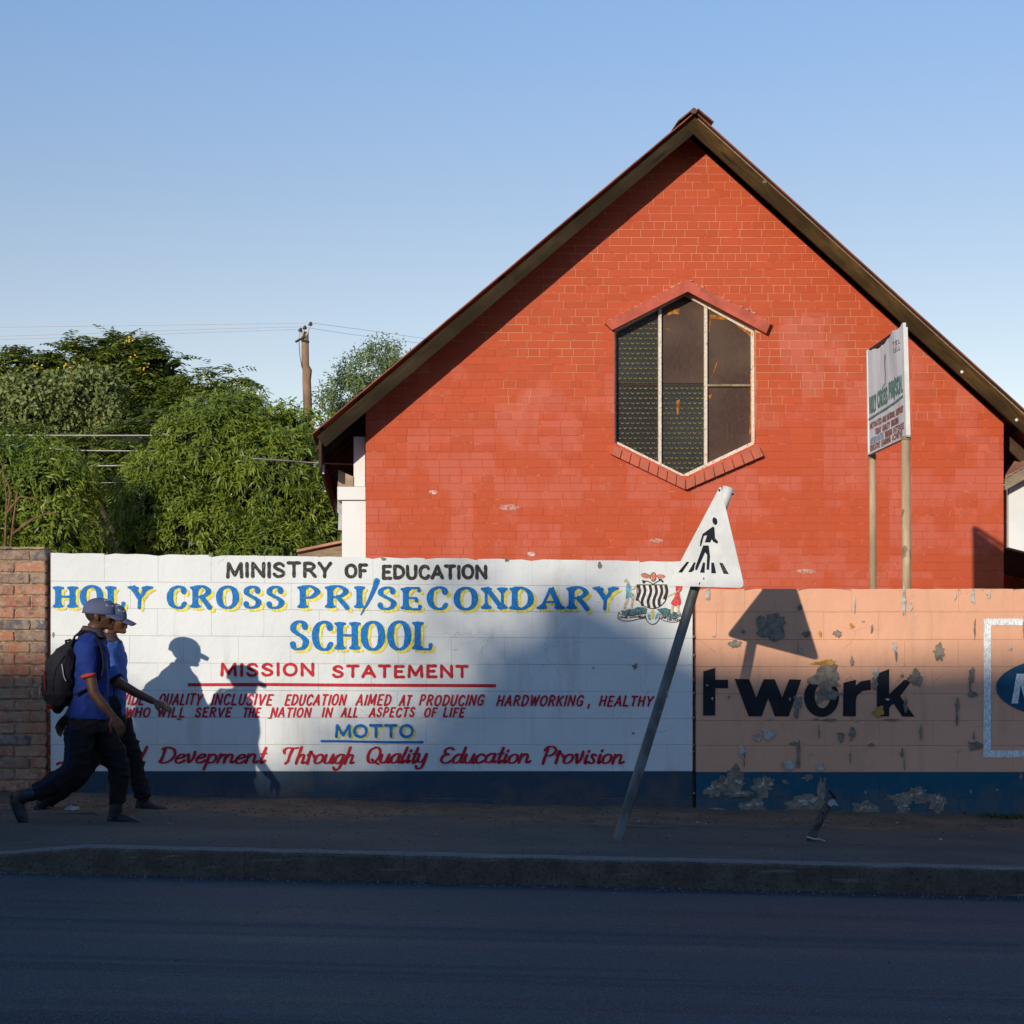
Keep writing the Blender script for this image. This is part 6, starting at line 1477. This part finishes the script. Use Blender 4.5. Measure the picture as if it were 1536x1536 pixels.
sc_ = F/12.9
def backpack(label, Q, secs, base, handle, trims=True, strap=None):
    t = thing("backpack", label, "backpack", tuple(Q(*base)))
    mb = MB(); pts = [Q(x, y, dy) for x, y, dy, ru, rv in secs]
    mb.tube(pts, [(ru, rv) for x, y, dy, ru, rv in secs], 20, lat=(0, 1, 0), round_=.5)
    body = remesh(mb, "bag_body", .008, 3, M['bag'], t, .014, (6, 6, 6))
    i_ = len(secs)//2; x, y, dy, ru, rv = secs[i_]; x2, y2, dy2, ru2, rv2 = secs[i_+2]
    pk = MB(); pk.tube([Q(x - ru*sc_*.55, y-4, dy), Q(x - ru*sc_*.62, y+8, dy), Q(x2 - ru2*sc_*.5, y2-4, dy)], [(.045, .10), (.055, .115), (.045, .10)], 16, lat=(0, 1, 0), round_=.5); remesh(pk, "front_pocket", .008, 2, M['bag'], t, .008, (9, 9, 9))
    zp = MB(); zp.tube([Q(xx + (a_*ru_*sc_), yy, -rv_*1.0) for (xx, yy, _, ru_, rv_), a_ in zip(secs[1:-1], (.1, -.15, -.2, -.15, 0))], .0035, 5); zp.build("zip_line", M['boot'], t)
    MB().tube([Q(*p) for p in handle], [(.010, .022)]*len(handle), 10, lat=(0, 1, 0), round_=.3).build("grab_handle", M['bag'], t, True)
    for s in strap: MB().tube([Q(*p) for p in s], [(.007, .024)]*len(s), 10, lat=(0, 1, 0), round_=.2).build("shoulder_strap", M['bag'], t, True)
    return t

A = dict(d=12.87, label="teenage walker nearest the road in royal blue polo with red cuffs and blue cap", base=(150, 1243), head=(150.0, 921.5), neck=((144, 938), (139, 964)), skin='skin', shirt='shirt',
  torso=[(141,953,.060,.090), (139,958,.085,.150), (138,966,.100,.185), (137.5,985,.110,.185), (137,1005,.113,.170), (136,1030,.118,.160), (134,1055,.132,.165), (133,1078,.150,.175)],
  arms=[dict(pts=[(134,968,-.165), (140,1003,-.195), (146.5,1037,-.205), (160,1055,-.205), (175,1072,-.20)], r=[.046,.040,.036,.033,(.025,.021)], hand=((188,1093,-.19), (-.1,.5,-.5), 1.0, .42, .16)),
        dict(pts=[(140,968,.165), (128,1005,.20), (119,1036,.215), (106,1058,.21), (94,1077,.20)], r=[.046,.040,.036,.032,(.025,.021)], hand=((82,1095,.17), (.5,-.8,-.3), 1.0, .5, .14))],
  sleeves=[dict(pts=[(137,964,-.10), (133,972,-.165), (135,992,-.190), (139.5,1013,-.200)], r=[.085,(.076,.066),(.070,.062),(.049,.055)], cuff='cuff'),
           dict(pts=[(139,964,.10), (138,972,.165), (133,992,.190), (126,1012,.205)], r=[.085,(.070,.066),(.062,.060),(.052,.055)], cuff='cuff')],
  collar=((139,941), (137,954), (151,952)),
  pelvis=[(133,1068,.118,.160), (133,1085,.128,.165), (134,1100,.115,.150)],
  legs=[[(122,1092,-.08,.105,.095), (120,1115,-.09,.100,.09), (116,1138,-.09,.086,.082), (110,1154,-.09,.078,.075), (96,1167,-.09,.073,.070), (78,1177,-.09,.066,.065), (57,1187,-.09,.058,.060)],
        [(146,1092,.08,.105,.095), (158,1118,.09,.100,.09), (170,1140,.09,.088,.082), (177,1156,.09,.072,.072), (176,1178,.09,.062,.066), (173,1208,.09,.056,.062)]],
  stripe=[(113,1084,-.178), (111,1100,-.184), (109,1120,-.178), (107.5,1143,-.166), (100,1155,-.160), (88,1161,-.156), (76,1170,-.152), (63,1178,-.148), (54,1181,-.140)],
  boots=[dict(shaft=[(60,1187,-.09,.046,.050), (46,1190,-.09,.047,.050), (34,1193,-.09,.047,.046)], foot=[(27,1197,-.09,.042,.036), (32,1211,-.09,.043,.040), (37,1224,-.09,.038,.047), (43,1236,-.09,.025,.038)],
          sole=[(21,1193,-.09), (25,1213,-.09), (33,1230,-.09), (42,1241,-.09)], sw=[.034,.036,.045,.036], st=.010, lace=((42,1200,-.09), (42,1216,-.09))),
         dict(shaft=[(172,1202,.09,.044,.050), (171,1215,.09,.044,.048), (170,1228,.09,.046,.044)], foot=[(164,1232.5,.09,.040,.036), (178,1230.5,.09,.046,.040), (192,1234,.09,.034,.047), (206,1237,.09,.023,.040)],
          sole=[(160,1241.5,.09), (180,1242,.09), (195,1242,.09), (209,1242,.09)], sw=[.034,.034,.046,.036], st=.010, lace=((180,1216,.09), (193,1229,.09)))],
  cap=dict(c=(148.5,917.5), r=(.112,.092,.092), tilt=.07, bill=(.078,.030), logo=(-58,-22)))
B = dict(d=13.66, label="teenage walker in brighter blue polo with arm swung forward, half hidden behind the other", base=(160, 1228), head=(169.5, 928.5), neck=((164, 944), (159, 968)), skin='skin2', shirt='shirt2',
  torso=[(162,961,.060,.090), (163,966,.085,.150), (164,974,.100,.180), (166,992,.112,.180), (167,1010,.114,.165), (166,1032,.115,.155), (164,1052,.124,.158), (162,1071,.136,.165)],
  arms=[dict(pts=[(160,976,-.155), (171,1003,-.185), (183,1022,-.195), (208,1037,-.195), (235,1050,-.19)], r=[.044,.040,.037,.032,(.024,.020)], hand=((250,1056,-.18), (.3,.5,-.8), .96, .35, .30)),
        dict(pts=[(164,976,.155), (152,1008,.19), (146,1036,.20), (138,1056,.20), (130,1074,.19)], r=[.044,.040,.036,.031,(.024,.020)], hand=((122,1090,.18), (.6,-.6,-.3), .95, .6, .2))],
  sleeves=[dict(pts=[(162,972,-.10), (160,980,-.155), (168,1000,-.182), (179,1017,-.195)], r=[.082,(.076,.066),(.070,.062),(.052,.056)], cuff='trouser'),
           dict(pts=[(164,972,.10), (162,980,.155), (158,1000,.182), (152,1016,.195)], r=[.082,(.070,.066),(.062,.060),(.052,.055)], cuff='trouser')],
  collar=((160,949), (161,961), (174,958)),
  pelvis=[(163,1062,.112,.152), (163,1080,.122,.158), (164,1095,.11,.145)],
  legs=[[(154,1086,-.08,.10,.09), (147,1112,-.09,.092,.085), (139,1135,-.09,.082,.078), (130,1152,-.09,.074,.072), (110,1172,-.09,.068,.066), (88,1188,-.09,.060,.062), (73,1198,-.09,.056,.060)],
        [(174,1086,.08,.10,.09), (185,1112,.09,.088,.085), (195,1135,.09,.080,.078), (200,1150,.09,.070,.070), (207,1175,.09,.062,.064), (213.5,1198,.09,.062,.064)]],
  boots=[dict(shaft=[(75,1196,-.09,.044,.048), (68,1201,-.09,.045,.048), (64,1207,-.09,.044,.044)], foot=[(60,1210,-.09,.034,.034), (67,1218,-.09,.034,.038), (76,1223,-.09,.026,.042), (86,1226,-.09,.016,.036)],
          sole=[(56,1210,-.09), (64,1221,-.09), (75,1228,-.09), (88,1229,-.09)], sw=[.033,.035,.044,.034], st=.009, lace=((74,1208,-.09), (82,1218,-.09))),
         dict(shaft=[(213,1196,.09,.044,.048), (212,1204,.09,.044,.046), (210,1210,.09,.042,.042)], foot=[(206,1213,.09,.036,.036), (219,1212,.09,.040,.040), (232,1214.5,.09,.031,.045), (246,1216.5,.09,.021,.038)],
          sole=[(203,1221,.09), (220,1221,.09), (234,1220.5,.09), (248,1219,.09)], sw=[.033,.034,.044,.034], st=.009, lace=((220,1203,.09), (232,1211,.09)))],
  cap=dict(c=(167.0,924), r=(.112,.092,.092), tilt=.10, bill=(.082,.030), logo=(-58,-22)))
tA, QA = person(A); tB, QB = person(B)
bagA = backpack("black backpack with dark red trim worn by the walker nearest the road", QA,
  [(110,966,0,.030,.10), (100,982,0,.080,.14), (93,1000,0,.112,.155), (90,1022,0,.122,.160), (89,1042,0,.108,.155), (88,1056,0,.070,.14), (88,1062,0,.034,.10)], (90, 1066),
  [(112,966,0), (105,960,0), (99,961,0), (100,970,0), (106,979,0)],
  strap=[[(110,968,-.10), (116,954,-.11), (127,945,-.115), (141,947,-.12), (152,960,-.13), (158.5,980,-.135), (160,1000,-.135), (156,1015,-.14), (142,1028,-.178), (118,1040,-.172)],
         [(110,968,.10), (116,954,.11), (127,945,.115), (141,947,.12), (152,960,.13), (158.5,980,.135), (160,1000,.135), (156,1015,.14), (142,1028,.178), (118,1040,.172)]])
mb = MB(); mb.tube([QA(x, y, dy) for x, y, dy in ((66,1005,-.09),(71,1008,-.125),(72,1020,-.14),(73,1034,-.14))], .005, 6); mb.build("red_piping", M['bagred'], bagA)
mb = MB(); mb.ell(QA(82,1058,-.075), (.045,.05,.024), 12, Matrix.Rotation(.25, 3, 'Y')); mb.build("red_panel", M['bagred'], bagA, True)
MB().tube([QA(98,995,-.150), QA(101,1013,-.155), QA(104,1020,-.150)], .004, 5).build("zip_pull", M['litter'], bagA)
MB().tube([QA(63,1028,-.06), QA(61,1040,-.06), QA(62,1052,-.05), QA(61,1063,-.05)], .0025, 5).build("loose_cord", M['litter'], bagA)
bagB = backpack("dark backpack worn by the walker beside the wall, mostly hidden behind the nearer one", QB,
  [(136,974,0,.030,.10), (127,989,0,.078,.14), (120,1006,0,.105,.150), (117,1026,0,.115,.155), (116,1044,0,.100,.15), (116,1056,0,.062,.13), (116,1061,0,.032,.10)], (117, 1064),
  [(138,974,0), (131,968,0), (126,969,0), (127,977,0), (132,986,0)],
  strap=[[(135,980,-.10), (145,966,-.105), (156,961,-.11), (168,966,-.115), (176,982,-.125), (177,1000,-.13), (171,1016,-.128), (158,1030,-.15), (138,1040,-.15)],
         [(135,980,.10), (145,966,.105), (156,961,.11), (168,966,.115), (176,982,.125), (177,1000,.13), (171,1016,.128), (158,1030,.15), (138,1040,.15)]])
# hip pouch hanging at the second walker's side
hp_ = thing("hip_pouch", "small black pouch hanging at the hip of the walker beside the wall", "bag", tuple(QB(178, 1076, -.17)))
mb = MB(); mb.tube([QB(173,1046,-.17), QB(177,1058,-.185), QB(180,1072,-.18)], [(.040,.028),(.052,.034),(.036,.026)], 14, lat=(0, 1, 0), round_=.6); remesh(mb, "pouch", .007, 2, M['bag'], hp_, .008, (9, 9, 9))
MB().tube([QB(168,985,-.15), QB(176,1015,-.165), QB(176,1045,-.185)], .006, 6).build("strap", M['bag'], hp_)

settle()
